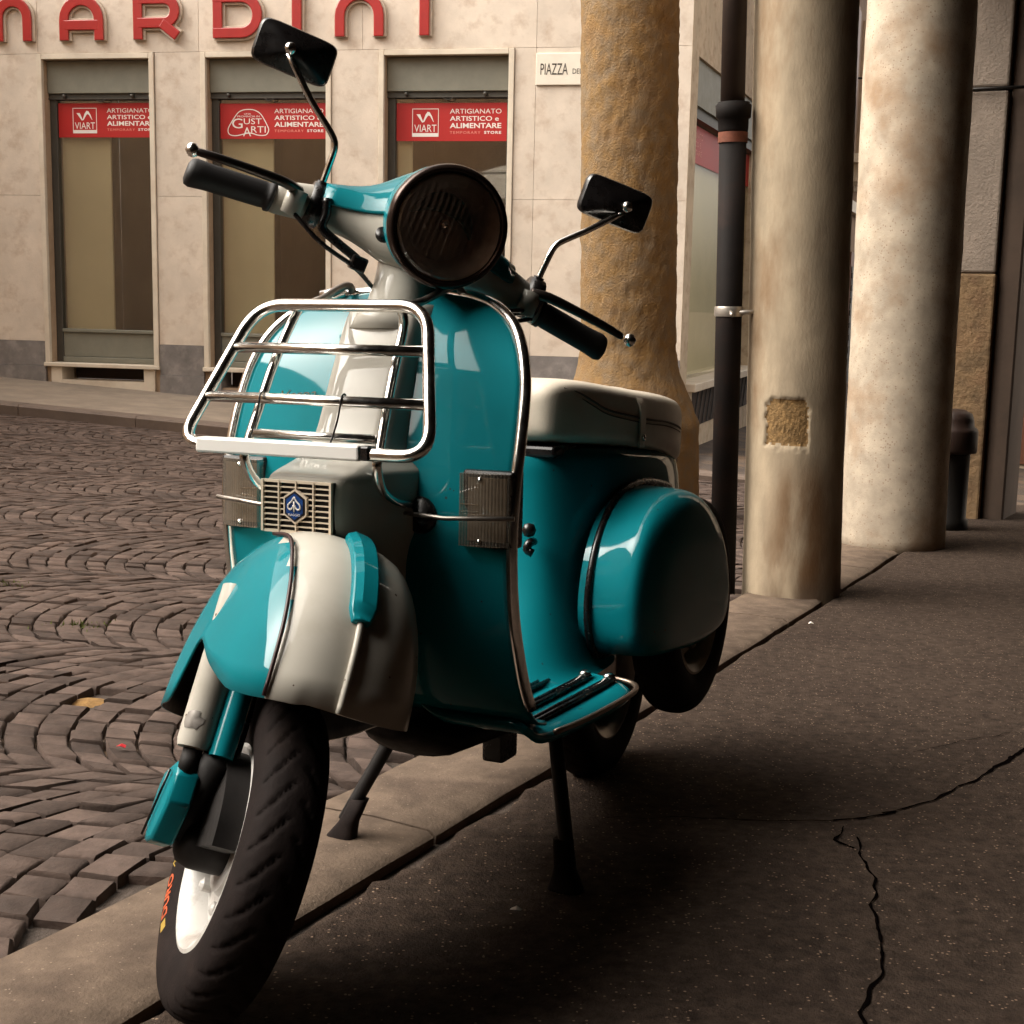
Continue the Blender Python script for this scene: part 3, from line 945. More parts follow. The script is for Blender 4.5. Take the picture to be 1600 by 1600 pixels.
# ------------------------------------------------------------------ street name plate
mb = MB(); fbox(mb, 5.022, 6.05, 2.822, 3.108, 0.002, 0.022)
plate = mb.out('street_sign', mat('white_marble_plate', (0.74, 0.68, 0.58), 0.4, 0, var=0.1, scale=5), smooth=False, mods=(('bev', 0.006, 2),))
tag(plate, 'white marble street name plate reading PIAZZA on the stone wall beside the rough column', 'street sign')
mb = MB()
v_, f_ = fit_text('PIAZZA', 0.255, 0.10)
mb.add([FM @ Vector((5.066 + p.x, -0.0235, 2.915 + p.y)) for p in v_], f_)
v_, f_ = fit_text('DELLE', 0.14, 0.045)
mb.add([FM @ Vector((5.366 + p.x, -0.0235, 2.922 + p.y)) for p in v_], f_)
mb.out('lettering', mat('engraved_black', (0.03, 0.025, 0.02), 0.6), plate, smooth=False)

# ------------------------------------------------------------------ columns
def column(name, cx, cy, prof, m, seg, rough_amp, fr, label, lean=(0, 0), seed=0, group=None, carve=None, dz=0.08):
    z0 = gnd(cx, cy) - 0.03
    root = empty(name, (cx, cy, z0), label, 'column', group)
    vs = []; rings = []
    hs = []
    zz = [prof[0][1]]
    for (r, hgt) in prof[1:]:
        n = max(1, int((hgt - zz[-1]) / (0.02 if rough_amp > 0.003 else dz)))
        zz += list(np.linspace(zz[-1], hgt, n + 1)[1:])
    R_ = [p[0] for p in prof]; H_ = [p[1] for p in prof]
    for hgt in zz:
        r = interp(hgt, H_, R_)
        ring = []
        for k in range(seg):
            a = 2 * PI * k / seg
            c, s_ = math.cos(a), math.sin(a)
            p = Vector((c * r, s_ * r, hgt)) * fr + Vector((seed, seed * 2, 0))
            dr = (mnoise.noise(p) + 0.5 * mnoise.noise(p * 2.3) + 0.35 * mnoise.noise(p * 5.1)) * rough_amp
            if rough_amp > 0.005: dr -= 0.014 * max(0.0, mnoise.noise(p * 2.0 + Vector((9, 4, 2))) - 0.3) + 0.006 * max(0.0, mnoise.noise(p * 6.5) - 0.15)
            if carve: dr += carve(c, s_, r, hgt)
            ring.append(((r + dr) * c + lean[0] * hgt, (r + dr) * s_ + lean[1] * hgt, hgt))
        rings.append(ring)
    v_, f_ = loft(rings)
    sh_ = mesh('shaft', v_, f_, m, root)
    return root, sh_

column('column', 0.585, 7.05, [(0.36, 0), (0.355, 0.50), (0.335, 0.55), (0.30, 0.64), (0.262, 0.73), (0.248, 0.79), (0.236, 0.86), (0.236, 3.0), (0.225, 5.5), (0.27, 5.6), (0.32, 5.8)], M_ROUGH, 170, 0.0056, 15,
       'rough ochre sandstone column on a swelling base behind the scooter', seed=3, lean=(-0.028, 0))
vec = Vector((0.0 - 1.025, 0.0 - 5.0, 0)).normalized()
side = Vector((-vec.y, vec.x, 0))        # to the right seen from the camera
pc_u, pc_z, hw, hh = -0.028, 0.66, 0.076, 0.082
def in_patch(lu, lz):
    """1 inside the broken-out square, 0 outside, with a ragged outline and cut upper corners"""
    a = abs(lu - pc_u) / hw; b = (lz - pc_z) / hh
    n_ = mnoise.noise(Vector((lu * 45, lz * 45, 3))) * 0.09 + mnoise.noise(Vector((lu * 130, lz * 130, 5))) * 0.05
    d = max(a, abs(b), (a + b) / 1.72 if b > 0 else 0) + n_
    return max(0.0, min(1.0, (1.03 - d) / 0.10))
def carve3(c, s_, r, hgt):
    d = Vector((c, s_, 0))
    if d.dot(vec) < 0.3: return 0.0
    lu = d.dot(side) * r
    q = in_patch(lu, hgt)
    spall = 0.0
    if -1.25 < (hgt - pc_z) / hh < -0.98 and abs(lu - pc_u) < hw:
        spall = -0.004 * max(0, mnoise.noise(Vector((lu * 60, hgt * 60, 9))) + 0.3)
    return -0.0085 * q + spall + q * (mnoise.noise(Vector((lu * 110, hgt * 110, 1))) * 0.0032 + mnoise.noise(Vector((lu * 240, hgt * 240, 1))) * 0.0018)
c3, sh3 = column('column', 1.018, 5.0, [(0.176, 0), (0.172, 0.5), (0.172, 0.51), (0.172, 0.80), (0.172, 1.2), (0.176, 2.2), (0.17, 2.98)], M_COLUMN, 260, 0.0016, 5,
       'smooth pale column with a square patch of bare stone beside the drainpipe', seed=5, lean=(-0.026, 0.0), carve=carve3, dz=0.0075)
me = sh3.data
_mc = M_COLUMN.copy(); _mc.name = 'stained_column_stone'
me.materials[0] = _mc
_nt = _mc.node_tree
_bs = [n_ for n_ in _nt.nodes if n_.type == 'BSDF_PRINCIPLED'][0]
_old = _bs.inputs['Base Color'].links[0].from_socket
_tc = _nt.nodes.new('ShaderNodeTexCoord'); _dt = _nt.nodes.new('ShaderNodeVectorMath'); _dt.operation = 'DOT_PRODUCT'
_dt.inputs[1].default_value = tuple(side); _nt.links.new(_tc.outputs['Object'], _dt.inputs[0])
_nz = _nt.nodes.new('ShaderNodeTexNoise'); _nz.inputs['Scale'].default_value = 9; _nz.inputs['Detail'].default_value = 6
_mp = _nt.nodes.new('ShaderNodeMapping'); _mp.inputs['Scale'].default_value = (1, 1, 0.3); _nt.links.new(_tc.outputs['Object'], _mp.inputs[0]); _nt.links.new(_mp.outputs[0], _nz.inputs['Vector'])
def _mr(src, a, b, c=0.0, d=1.0):
    n_ = _nt.nodes.new('ShaderNodeMapRange'); n_.interpolation_type = 'SMOOTHSTEP'
    for i_, v in zip((1, 2, 3, 4), (a, b, c, d)): n_.inputs[i_].default_value = v
    _nt.links.new(src, n_.inputs[0]); return n_.outputs[0]
def _mm(a, b, op='MULTIPLY'):
    n_ = _nt.nodes.new('ShaderNodeMath'); n_.operation = op
    _nt.links.new(a, n_.inputs[0])
    if isinstance(b, float): n_.inputs[1].default_value = b
    else: _nt.links.new(b, n_.inputs[1])
    return n_.outputs[0]
_sx = _nt.nodes.new('ShaderNodeSeparateXYZ'); _nt.links.new(_tc.outputs['Object'], _sx.inputs[0])
_k = _mm(_mr(_dt.outputs['Value'], -0.13, -0.02), _mr(_dt.outputs['Value'], 0.06, 0.16, 1.0, 0.0))
_k = _mm(_k, _mr(_sx.outputs[2], 0.40, 0.58, 1.0, 0.0))
_k = _mm(_k, _mr(_nz.outputs[0], 0.32, 0.62))
_foot = _mm(_mr(_sx.outputs[2], 0.02, 0.16, 1.0, 0.0), _mr(_nz.outputs[0], 0.3, 0.6))
_mx = _nt.nodes.new('ShaderNodeMix'); _mx.data_type = 'RGBA'; _nt.links.new(_mm(_k, 0.85), _mx.inputs[0]); _nt.links.new(_old, _mx.inputs[6]); _mx.inputs[7].default_value = (0.15, 0.075, 0.03, 1)
_mx2 = _nt.nodes.new('ShaderNodeMix'); _mx2.data_type = 'RGBA'; _nt.links.new(_mm(_foot, 0.7), _mx2.inputs[0]); _nt.links.new(_mx.outputs[2], _mx2.inputs[6]); _mx2.inputs[7].default_value = (0.12, 0.095, 0.075, 1)
_nt.links.new(_mx2.outputs[2], _bs.inputs['Base Color'])
me.materials.append(mat('bare_patch_stone', (0.30, 0.18, 0.07), 0.95, 0, var=0.45, scale=40, bump=0.8, bscale=120, bdist=0.006))
for p in me.polygons:
    c_ = p.center
    d = Vector((c_.x + 0.026 * c_.z, c_.y, 0)); r_ = d.length; d.normalize()
    if d.dot(vec) > 0.3 and in_patch(d.dot(side) * 0.172, c_.z) > 0.75: p.material_index = 1

column('column', 1.70, 6.2, [(0.230, 0), (0.224, 0.4), (0.225, 1.3), (0.226, 1.32), (0.2265, 2.2), (0.214, 2.98)], M_COLUMN2, 90, 0.0026, 6,
       'thick pitted pale column standing right of the drainpipe', seed=9, lean=(-0.008, 0.0))

# stone pier with its plastered lower part
pier = empty('pier', (2.42, 7.2, gnd(2.42, 7.2) - 0.03), 'square stone pier with peeling lower part right of the columns', 'pier')
PMx = Matrix.Rotation(R(-27), 4, 'Z')
mb = MB()
M_PIER = mat('pitted_pier_stone', (0.30, 0.24, 0.19), 0.8, 0, var=0.25, scale=6, bump=0.5, bscale=60, speck=(0.2, 0.15, 0.11), speck_scale=110, speck_thr=0.06)
M_PIERB = mat('peeling_pier_plaster', (0.27, 0.17, 0.085), 0.9, 0, var=0.5, scale=9, bump=0.8, bscale=40, stain=(0.16, 0.08, 0.04), stain_scale=5, stain_amt=0.8)
for (z0, z1, m_, nm, g) in ((0.0, 1.28, M_PIERB, 'base_block', 0.0), (1.284, 2.17, M_PIER, 'upper_block', 0.004), (2.19, 2.98, M_PIER, 'upper_block', 0.004)):
    mb = MB(); mb.box(-0.29 + g, 0.0 - g, -0.05 + g, 0.5 - g, z0, z1, PMx)
    mb.out(nm, m_, pier, smooth=False, mods=(('bev', 0.012, 2),))
mb = MB(); mb.box(0.002, 0.115, 0.0, 0.5, 0, 2.98, PMx)
mb.out('pier_shade_side', mat('shaded_pier_stone', (0.10, 0.065, 0.045), 0.8, 0, var=0.3, scale=5), pier, smooth=False, mods=(('bev', 0.01, 1),))  # portico side of the pier, its shade put into the dark colour
mb = MB(); mb.tube([PMx @ Vector((-0.32, -0.062, 2.18)), PMx @ Vector((0.14, -0.062, 2.18))], 0.008, 6)
mb.out('iron_tie', M_IRON, pier)

# drainpipe next to the smooth column
dp = empty('drainpipe', (0.765, 4.98, gnd(0.765, 4.98)), 'dark cast iron drainpipe with bell collar standing against the smooth column', 'drainpipe')
v_, f_ = lathe([(0.046, -0.02), (0.046, 0.9), (0.047, 1.63)], 20); mesh('lower_pipe', v_, f_, M_PIPE, dp)
v_, f_ = lathe([(0.047, 1.60), (0.052, 1.62), (0.053, 1.655), (0.060, 1.66), (0.062, 1.70), (0.055, 1.705), (0.055, 1.71)], 20); mesh('collar', v_, f_, M_PIPE, dp)
v_, f_ = lathe([(0.051, 1.575), (0.0515, 1.61)], 20, cap=(False, False)); mesh('rust_band', v_, f_, mat('rusty_band', (0.20, 0.06, 0.03), 0.7, 0.2, var=0.4, scale=30), dp)
v_, f_ = lathe([(0.042, 1.70), (0.042, 2.94)], 20, Matrix.Translation((-0.004, 0, 0))); mesh('upper_pipe', v_, f_, M_PIPE2, dp)
mb = MB(); v_, f_ = lathe([(0.049, 0.985), (0.051, 0.99), (0.051, 1.015), (0.049, 1.02)], 20, cap=(False, False)); mb.add(v_, f_)
mb.tube([(0.03, -0.035, 1.0), (0.10, -0.02, 1.0)], 0.008, 6); mb.tube([(-0.0, -0.052, 1.0), (0.0, -0.075, 0.99)], 0.007, 6)
mb.out('bracket', mat('galvanised_clamp', (0.55, 0.50, 0.44), 0.4, 0.7, var=0.3, scale=20), dp)

dp.rotation_euler = (0, R(-1.2), 0)
# litter bin behind the thick column
bn = empty('litter_bin', (2.10, 6.72, gnd(2.1, 6.72)), 'dark round litter bin with domed brown lid behind the thick column', 'litter bin')
v_, f_ = lathe([(0.095, 0.0), (0.1, 0.01), (0.1, 0.05), (0.088, 0.06), (0.088, 0.36), (0.092, 0.37)], 24); mesh('body', v_, f_, M_IRON, bn)
v_, f_ = lathe([(0.094, 0.371), (0.115, 0.375), (0.118, 0.39), (0.118, 0.475), (0.112, 0.49), (0.098, 0.5), (0.095, 0.53), (0.085, 0.56), (0.05, 0.578), (0.0, 0.582)], 24); mesh('lid', v_, f_, mat('brown_bin_lid', (0.03, 0.014, 0.009), 0.5, 0, var=0.2), bn)

# ------------------------------------------------------------------ portico building over the arcade
pb = empty('portico_building', (*edge(0, 2.0), 0), 'tall ochre building whose dark portico shelters the scooter', 'building')
EM = axes((E0.x, E0.y, 0), EN, ED, (0, 0, 1))     # local x into the portico, y along it
pbi = Matrix.Translation(-Vector(pb.location))
def pbox(name, m, boxes):
    mb = MB()
    for b_ in boxes: mb.box(*b_, M=EM)
    o = mb.out(name, m, pb, smooth=False); o.matrix_parent_inverse = pbi
    return o
pbox('arcade_beam', M_PLASTER, [(-0.42, 0.14, -14, 5.2, 2.85, 4.2)])
pbox('light_block_wall', M_PLASTER, [(-0.75, -0.35, -14, -3.0, -0.5, 2.849)])  # unseen wall added to block light from behind left
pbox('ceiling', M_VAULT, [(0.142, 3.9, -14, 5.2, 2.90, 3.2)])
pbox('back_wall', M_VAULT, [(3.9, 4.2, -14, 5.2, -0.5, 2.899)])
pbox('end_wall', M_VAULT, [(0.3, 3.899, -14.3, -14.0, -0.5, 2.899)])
pbox('far_end_light_block', M_VAULT, [(0.95, 3.899, 4.85, 5.19, -0.5, 2.899)])  # unseen wall added to reduce light entering from the right
pbox('upper_wall', M_PLASTER, [(-0.38, 4.2, -14, 5.2, 4.202, 10.5)])

# ------------------------------------------------------------------ further buildings
def bld(name, p0, dirv, length, depth, height, z0, m, label):
    d = Vector((*dirv, 0)).normalized(); n_ = Vector((d.y, -d.x, 0))
    Mx = axes((*p0, z0), d, -n_, (0, 0, 1))
    root = empty(name, (*p0, z0), label, 'building')
    inv = Matrix.Translation((-p0[0], -p0[1], -z0))
    mb = MB(); mb.box(0, length, 0.0, depth, -1, height, Mx)
    o = mb.out('wall', m, root, smooth=False); o.matrix_parent_inverse = inv
    return root, Mx, inv
def addp(root, inv, Mx, name, m, boxes, par=None, tubes=()):
    mb = MB()
    for b_ in boxes: mb.box(*b_, M=Mx)
    for pts, r in tubes: mb.tube([Mx @ Vector(p) for p in pts], r, 6)
    o = mb.out(name, m, par or root, smooth=False)
    if par is None: o.matrix_parent_inverse = inv
    return o
# brown house further down the side street (left side)
bp0 = SP + SD * 12.02
br, BM, BI = bld('house', (bp0.x, bp0.y), SD.xy, 16, 6, 12, -0.8, M_BROWN, 'brown house with balconies seen down the side street between the columns')
for k in range(6):
    x0 = 0.9 + k * 2.6
    w_ = addp(br, BI, BM, 'window', M_REVEAL, [(x0 - .12, x0 + 1.22, -0.06, -0.002, 4.25, 6.9)])
    addp(br, BI, BM, 'shutter', M_WOOD, [(x0, x0 + .54, -0.10, -0.062, 4.35, 6.8), (x0 + .56, x0 + 1.1, -0.10, -0.062, 4.35, 6.8)], w_)
    bal = addp(br, BI, BM, 'balcony', M_FRAME, [(x0 - .3, x0 + 1.4, -0.55, -0.003, 4.05, 4.2), (x0 - .1, x0 + .05, -.4, -.004, 3.75, 4.049), (x0 + 1.05, x0 + 1.2, -.4, -.004, 3.75, 4.049)])
    addp(br, BI, BM, 'railing', M_IRON, [], bal, [([(x0 - .28, -.5, 5.1), (x0 + 1.38, -.5, 5.1)], .02)] + [([(x0 - .28 + j * .138, -.5, 4.2), (x0 - .28 + j * .138, -.5, 5.1)], .01) for j in range(13)])
    sh_ = addp(br, BI, BM, 'shop_front', M_WOOD, [(x0 - .2, x0 + 1.4, -0.04, -0.002, 0.0, 2.6)])
    addp(br, BI, BM, 'roller_shutter', M_SHUTD, [(x0 - .1, x0 + 1.3, -.06 - .012 * (j % 2), -.042, .05 + j * .12, .16 + j * .12) for j in range(19)], sh_)
addp(br, BI, BM, 'cornice', M_FRAME, [(0, 16, -.12, -.003, 3.3, 3.5), (0, 16, -.18, -.003, 7.6, 7.8)])
# street lantern on the brown house
ln = empty('street_lantern', tuple(BM @ Vector((3.0, -.5, 5.3))), 'hanging street lantern with white glass on the brown house', 'lantern')
Li = Matrix.Translation(-Vector(ln.location))
def lp(name, v_, f_, m):
    o = mesh(name, v_, f_, m, ln, smooth=False); o.matrix_parent_inverse = Li; return o
TL = BM @ Matrix.Translation((3.0, -.5, 5.3))
lp('glass', *lathe([(0.09, -.35), (.15, .1)], 4, TL), M_WHITE); lp('hood', *lathe([(.19, .1), (.12, .2), (.03, .27)], 4, TL), M_IRON)
lp('bracket', *tube_geo([TL @ Vector((0, 0, .27)), TL @ Vector((0, 0, .45)), TL @ Vector((0, .5, .5))], .02, 6), M_IRON)
# pale house at the far right
ch, CM, CI = bld('house', (4.7, 14.6), (0.90, -0.436), 7, 6, 11, -0.75, M_CREAMW, 'pale house with an arched brown door at the right edge')
dr = addp(ch, CI, CM, 'door', M_WOOD, [(0.30, 0.62, -.03, -.002, 0.05, 1.35)])
addp(ch, CI, CM, 'door_surround', M_FRAME, [(0.16, 0.28, -.06, -.002, 0, 1.4), (.64, .76, -.06, -.002, 0, 1.4), (.16, .76, -.07, -.003, 1.401, 1.52)])
addp(ch, CI, CM, 'cornice', M_FRAME, [(0, 7, -.10, -.002, 2.55, 2.68), (0, 7, -.14, -.003, 3.9, 4.1)])
addp(ch, CI, CM, 'drain', M_PIPE2, [], None, [([(.08, -.05, .1), (.08, -.05, 8)], .03)])
for k in range(3):
    x0 = 1.5 + k * 1.8
    w_ = addp(ch, CI, CM, 'window', M_FRAME, [(x0 - .1, x0 + .9, -.05, -.002, 4.4, 6.2)])
    addp(ch, CI, CM, 'shutter', M_WOOD, [(x0, x0 + .39, -.08, -.052, 4.5, 6.1), (x0 + .41, x0 + .8, -.08, -.052, 4.5, 6.1)], w_)
wl = empty('wall_lamp', tuple(CM @ Vector((.55, -.1, 2.2))), 'scrolled wrought iron wall bracket on the pale house', 'wall lamp')
Wi = Matrix.Translation(-Vector(wl.location))
mb = MB()
mb.tube([CM @ Vector((.5 + .0 * t, -.02 - .45 * t, 2.15 + .12 * math.sin(t * 3))) for t in np.linspace(0, 1, 9)], .012, 6)
mb.tube([CM @ Vector((.5, -.2 - .07 * math.cos(t), 2.1 + .07 * math.sin(t))) for t in np.linspace(0, 5.5, 14)], .009, 6)
o = mb.out('scroll_bracket', M_IRON, wl); o.matrix_parent_inverse = Wi
# building across the square behind the camera: mirrored in the shop windows
sq, QM, QI = bld('house', (-5.5, -13.0), (-1.0, 0.25), 26, 7, 11, -0.1, mat('palazzo_stone', (0.46, 0.35, 0.24), 0.85, 0, var=0.3, scale=1.5), 'brown palazzo across the square, mirrored in the shop windows')
for k in range(13):
    x0 = 0.7 + k * 1.95
    for z0, z1 in ((0.1, 2.5), (3.2, 5.0), (6.4, 8.6)):
        w_ = addp(sq, QI, QM, 'window', M_FRAME, [(x0 - .14, x0 + 1.14, -.06, -.002, z0, z1)])
        addp(sq, QI, QM, 'pane', M_ROOM, [(x0, x0 + 1.0, -.07, -.062, z0 + .12, z1 - .12)], w_)
addp(sq, QI, QM, 'cornice', M_FRAME, [(0, 26, -.2, -.003, 2.7, 2.95), (0, 26, -.4, -.003, 10.6, 11)])
lf, LM_, LI = bld('house', (-15.5, 17.0), (-0.05, -1.0), 28, 7, 6.5, -0.1, M_CREAMW, 'cream palazzo added left of the square to shape reflections and low light, outside the picture')  # unseen house added for crisp paint reflections, cuts low light too
for k in range(8):
    x0 = 1.5 + k * 3.3
    for z0, z1 in ((0.3, 3.0), (4.2, 5.9)):
        w_ = addp(lf, LI, LM_, 'window', M_FRAME, [(x0 - .15, x0 + 1.35, -.06, -.002, z0, z1)])
        addp(lf, LI, LM_, 'pane', M_ROOM, [(x0, x0 + 1.2, -.07, -.062, z0 + .12, z1 - .12)], w_)
addp(lf, LI, LM_, 'cornice', M_FRAME, [(0, 28, -.2, -.003, 3.6, 3.9), (0, 28, -.4, -.003, 6.2, 6.5)])
def parasol(x, y, label):
    z = gnd(x, y)
    p = empty('parasol', (x, y, z), label, 'parasol', 'parasols on the square')
    W_ = 1.55
    rings = [[(c * r, s_ * r, hh_) for c, s_ in ((-1, -1), (1, -1), (1, 1), (-1, 1))] for r, hh_ in ((W_, 2.35), (W_, 2.55), (0.32, 3.15))]
    v_, f_ = loft(rings, True, (False, True)); mesh('canopy', v_, f_, M_CANVAS, p, smooth=False, mods=(('sol', .01),))
    rings = [[(c * r, s_ * r, hh_) for c, s_ in ((-1, -1), (1, -1), (1, 1), (-1, 1))] for r, hh_ in ((.42, 3.14), (.05, 3.3))]
    v_, f_ = loft(rings, True, (False, True)); mesh('vent_cap', v_, f_, M_CANVAS, p, smooth=False)
    v_, f_ = lathe([(.035, 0.08), (.035, 3.2)], 12); mesh('pole', v_, f_, M_WOOD, p)
    mb = MB(); mb.box(-.4, .4, -.4, .4, 0, .08); mb.out('base', M_KERB2, p, smooth=False, mods=(('bev', .02, 2),))
parasol(-6.3, -0.8, 'pale square parasol nearest the portico, mirrored in the shop windows')
parasol(-9.6, -1.6, 'pale square parasol further out on the square')

# ================================================================== the scooter
# local frame: x forward, y to the rider's left, z up
SXP, SYP, YAW = 0.1855, 2.8847, -1.9981
scoot = empty('scooter', (0, 0, 0), 'turquoise and cream vintage scooter with chrome front rack parked on its stand', 'scooter')
Gm = Matrix.Translation((0, 0, CAM_Z)) @ Matrix.Rotation(-TILT, 4, 'X') @ Matrix.Translation((SXP, SYP, -HG)) @ Matrix.Rotation(YAW, 4, 'Z')
scoot.matrix_world = Gm
S = scoot
# steering frame (f, l, a) and head frame (hf, l, hu)
PV = Vector((0.834, 0.0, 0.996)); TH = R(46.8); RK = R(28.6)
Aax = Vector((-math.sin(RK), 0, math.cos(RK))); f0 = Vector((math.cos(RK), 0, math.sin(RK))); y0 = Vector((0, 1, 0))
Bax = math.cos(TH) * y0 - math.sin(TH) * f0
Fax = math.cos(TH) * f0 + math.sin(TH) * y0
STM = axes(PV, Fax, Bax, Aax)
Hf = math.cos(RK) * Fax - math.sin(RK) * Aax; Hu = math.sin(RK) * Fax + math.cos(RK) * Aax
HDM = axes(PV, Hf, Bax, Hu)
def P_(name, vf, m, parent=S, **k):
    return mesh(name, vf[0], vf[1], m, parent, **k)

# ---- wheels
def tyre_geo(Rw=0.216, hw=0.0445, seg=330, ns=34, tread=True):
    """axis along y"""
    rings = []
    cp = [(0.030, 0.126), (0.0395, 0.140), (0.0455, 0.158), (0.0462, 0.176), (0.0430, 0.193), (0.0350, 0.2055), (0.0220, 0.2128), (0.0080, 0.2155)]
    cp = [(-a, b) for a, b in cp] + [(a, b) for a, b in cp[::-1]]
    prof = [(p.x * hw / 0.0462, p.y) for p in catmull([(a, b, 0) for a, b in cp], 3)]
    vs = []; fs = []
    m_ = len(prof)
    for k in range(seg):
        a = 2 * PI * k / seg
        for i, (yy_, rr) in enumerate(prof):
            r = rr
            if tread:
                q = yy_ / hw
                aq = abs(q)
                period = 2 * PI / 30
                if 0.10 < aq < 0.93 and rr > 0.19:
                    ph = (a + (0.5 * period if q > 0 else 0) + aq * 0.30) % period
                    if ph < period * 0.15: r -= 0.0038 * min(1, (aq - 0.10) / 0.1)
                if aq < 0.05: r -= 0.003
            vs.append((r * math.cos(a), yy_, r * math.sin(a)))
    for k in range(seg):
        q = (k + 1) % seg
        for i in range(m_ - 1):
            fs.append((k * m_ + i, k * m_ + i + 1, q * m_ + i + 1, q * m_ + i))
    return vs, fs
TY = tyre_geo()
def rim_geo():
    prof = [(0.125, -0.036), (0.131, -0.0375), (0.136, -0.036), (0.137, -0.030), (0.128, -0.027), (0.112, -0.020), (0.108, -0.006), (0.100, 0.006), (0.06, 0.012), (0.055, 0.02), (0.0, 0.02)]
    prof2 = [(0.137, 0.030), (0.136, 0.036), (0.131, 0.0375), (0.120, 0.030), (0.112, 0.015), (0.1085, -0.005)]
    mb = MB()
    Mx = Matrix.Rotation(-PI / 2, 4, 'X')
    v_, f_ = lathe(prof, 48, Mx, (False, True)); mb.add(v_, f_)
    v_, f_ = lathe(prof2, 48, Mx, (False, False)); mb.add(v_, f_)
    for k in range(5):
        a = 2 * PI * k / 5
        v_, f_ = lathe([(0.009, 0), (0.009, 0.012), (0.004, 0.016)], 8, Matrix.Translation((0.08 * math.cos(a), 0.01, 0.08 * math.sin(a))) @ Mx); mb.add(v_, f_)
    return mb.v, mb.f
RIM = rim_geo()
WC = (-0.02, 0.0, -0.878)
WM = STM @ Matrix.Translation(WC)               # x=f, y=l, z=a
fw = P_('front_wheel', ([WM @ Vector((v[0], -v[1], v[2])) for v in RIM[0]], [f[::-1] for f in RIM[1]]), M_WRIM, autos=40)
P_('tyre', ([WM @ Vector(v) for v in TY[0]], TY[1]), M_RUBBER, fw)
v_, f_ = lathe([(0.0, 0.0), (0.034, 0.0), (0.036, 0.03), (0.036, 0.062), (0.03, 0.078), (0.02, 0.084), (0.0, 0.086)], 40, WM @ Matrix.Rotation(PI / 2, 4, 'X'))
P_('brake_drum', (v_, f_), M_DARK, fw, autos=40)
pts = [(0.122 * math.cos(t), 0.122 * math.sin(t)) for t in np.linspace(R(-4), R(184), 22)]
rings = [[WM @ Vector((f, l, a)) for f, a in pts] for l in (-0.028, -0.066)]
P_('brake_plate', loft(rings), M_DARK, fw, autos=40)
# sidewall lettering on the right side
def on_side(vs, r0, ph0, flip=1, y=-0.0475):
    out = []
    for p in vs:
        r = r0 + p.y
        a = ph0 - p.x / r0
        # follow the sidewall
        yy_ = -interp(r, [0.126, 0.140, 0.158, 0.167, 0.176, 0.193], [0.030, 0.0395, 0.0455, 0.0462, 0.0462, 0.043]) * 0.0445 / 0.0462 - 0.0008
        out.append(WM @ Vector((r * math.cos(a), yy_, r * math.sin(a))))
    return out
v_, f_ = fit_text('DURO', 0.060, 0.020, bold=0.03)
P_('lettering', (on_side(v_, 0.156, R(216)), f_), M_ORANGE, fw, smooth=False)
v_, f_ = fit_text('Kelly', 0.052, 0.020, shear=0.4)
P_('lettering', (on_side(v_, 0.156, R(191)), f_), M_YELLOW, fw, smooth=False)
fl = [(0, 0), (0.016, 0.003), (0.016, 0.018), (0, 0.015)]
P_('tyre_mark', (on_side([Vector((x, y, 0)) for x, y in fl], 0.156, R(224)), [(0, 1, 2, 3)]), M_YELLOW, fw, smooth=False)

RWM = Matrix.Translation((0.0, 0.0, 0.204))
rw = P_('rear_wheel', ([RWM @ Vector(v) for v in RIM[0]], RIM[1]), M_STEEL, autos=40)
P_('tyre', ([RWM @ Vector(v) for v in TY[0]], TY[1]), M_RUBBER, rw)
SWM = Matrix.Translation((0.045, 0.195, 0.375)) @ Matrix.Rotation(0.4, 4, 'Y')
sw = P_('spare_wheel', ([SWM @ Vector(v) for v in RIM[0]], RIM[1]), mat('cream_rim_paint', (0.45, 0.37, 0.26), 0.4, 0, var=0.2, scale=20), autos=40)
P_('tyre', ([SWM @ Vector(v) for v in TY[0]], TY[1]), M_RUBBER, sw)

# ---- mudguard (turns with the fork)
GL = [(-0.4505, -0.02, -0.03, 0.008), (-0.4515, 0.02, -0.075, 0.03), (-0.457, 0.065, -0.13, 0.056), (-0.472, 0.120, -0.19, 0.085), (-0.500, 0.172, -0.24, 0.106), (-0.545, 0.215, -0.28, 0.120), (-0.595, 0.243, -0.30, 0.130), (-0.645, 0.256, -0.31, 0.137)]
GN = 2.7
NT = 96
def gring(a, ff, fr_, w, t):
    fc = (ff + fr_) / 2; hfv = (ff - fr_) / 2
    f = fc + hfv * sgnpow(math.cos(t), 2 / GN); l = w * sgnpow(math.sin(t), 2 / GN)
    return f, l, a
def bottom_a(f, l):
    a = interp(f, [-0.33, -0.2, -0.02, 0.1, 0.18, 0.27], [-0.70, -0.68, -0.668, -0.675, -0.70, -0.722])
    if l < -0.05:
        a = interp(f, [-0.33, -0.2, -0.07, -0.035, 0.0, 0.03, 0.09, 0.17, 0.21, 0.27], [-0.69, -0.70, -0.71, -0.685, -0.635, -0.632, -0.672, -0.713, -0.72, -0.722])
    return a
rings = []
for a, ff, fr_, w in GL:
    rings.append([gring(a, ff, fr_, w, 2 * PI * k / NT) for k in range(NT)])
last = []
for k in range(NT):
    f, l, _ = gring(-0.7, 0.257, -0.315, 0.139, 2 * PI * k / NT)
    last.append((f, l, bottom_a(f, l)))
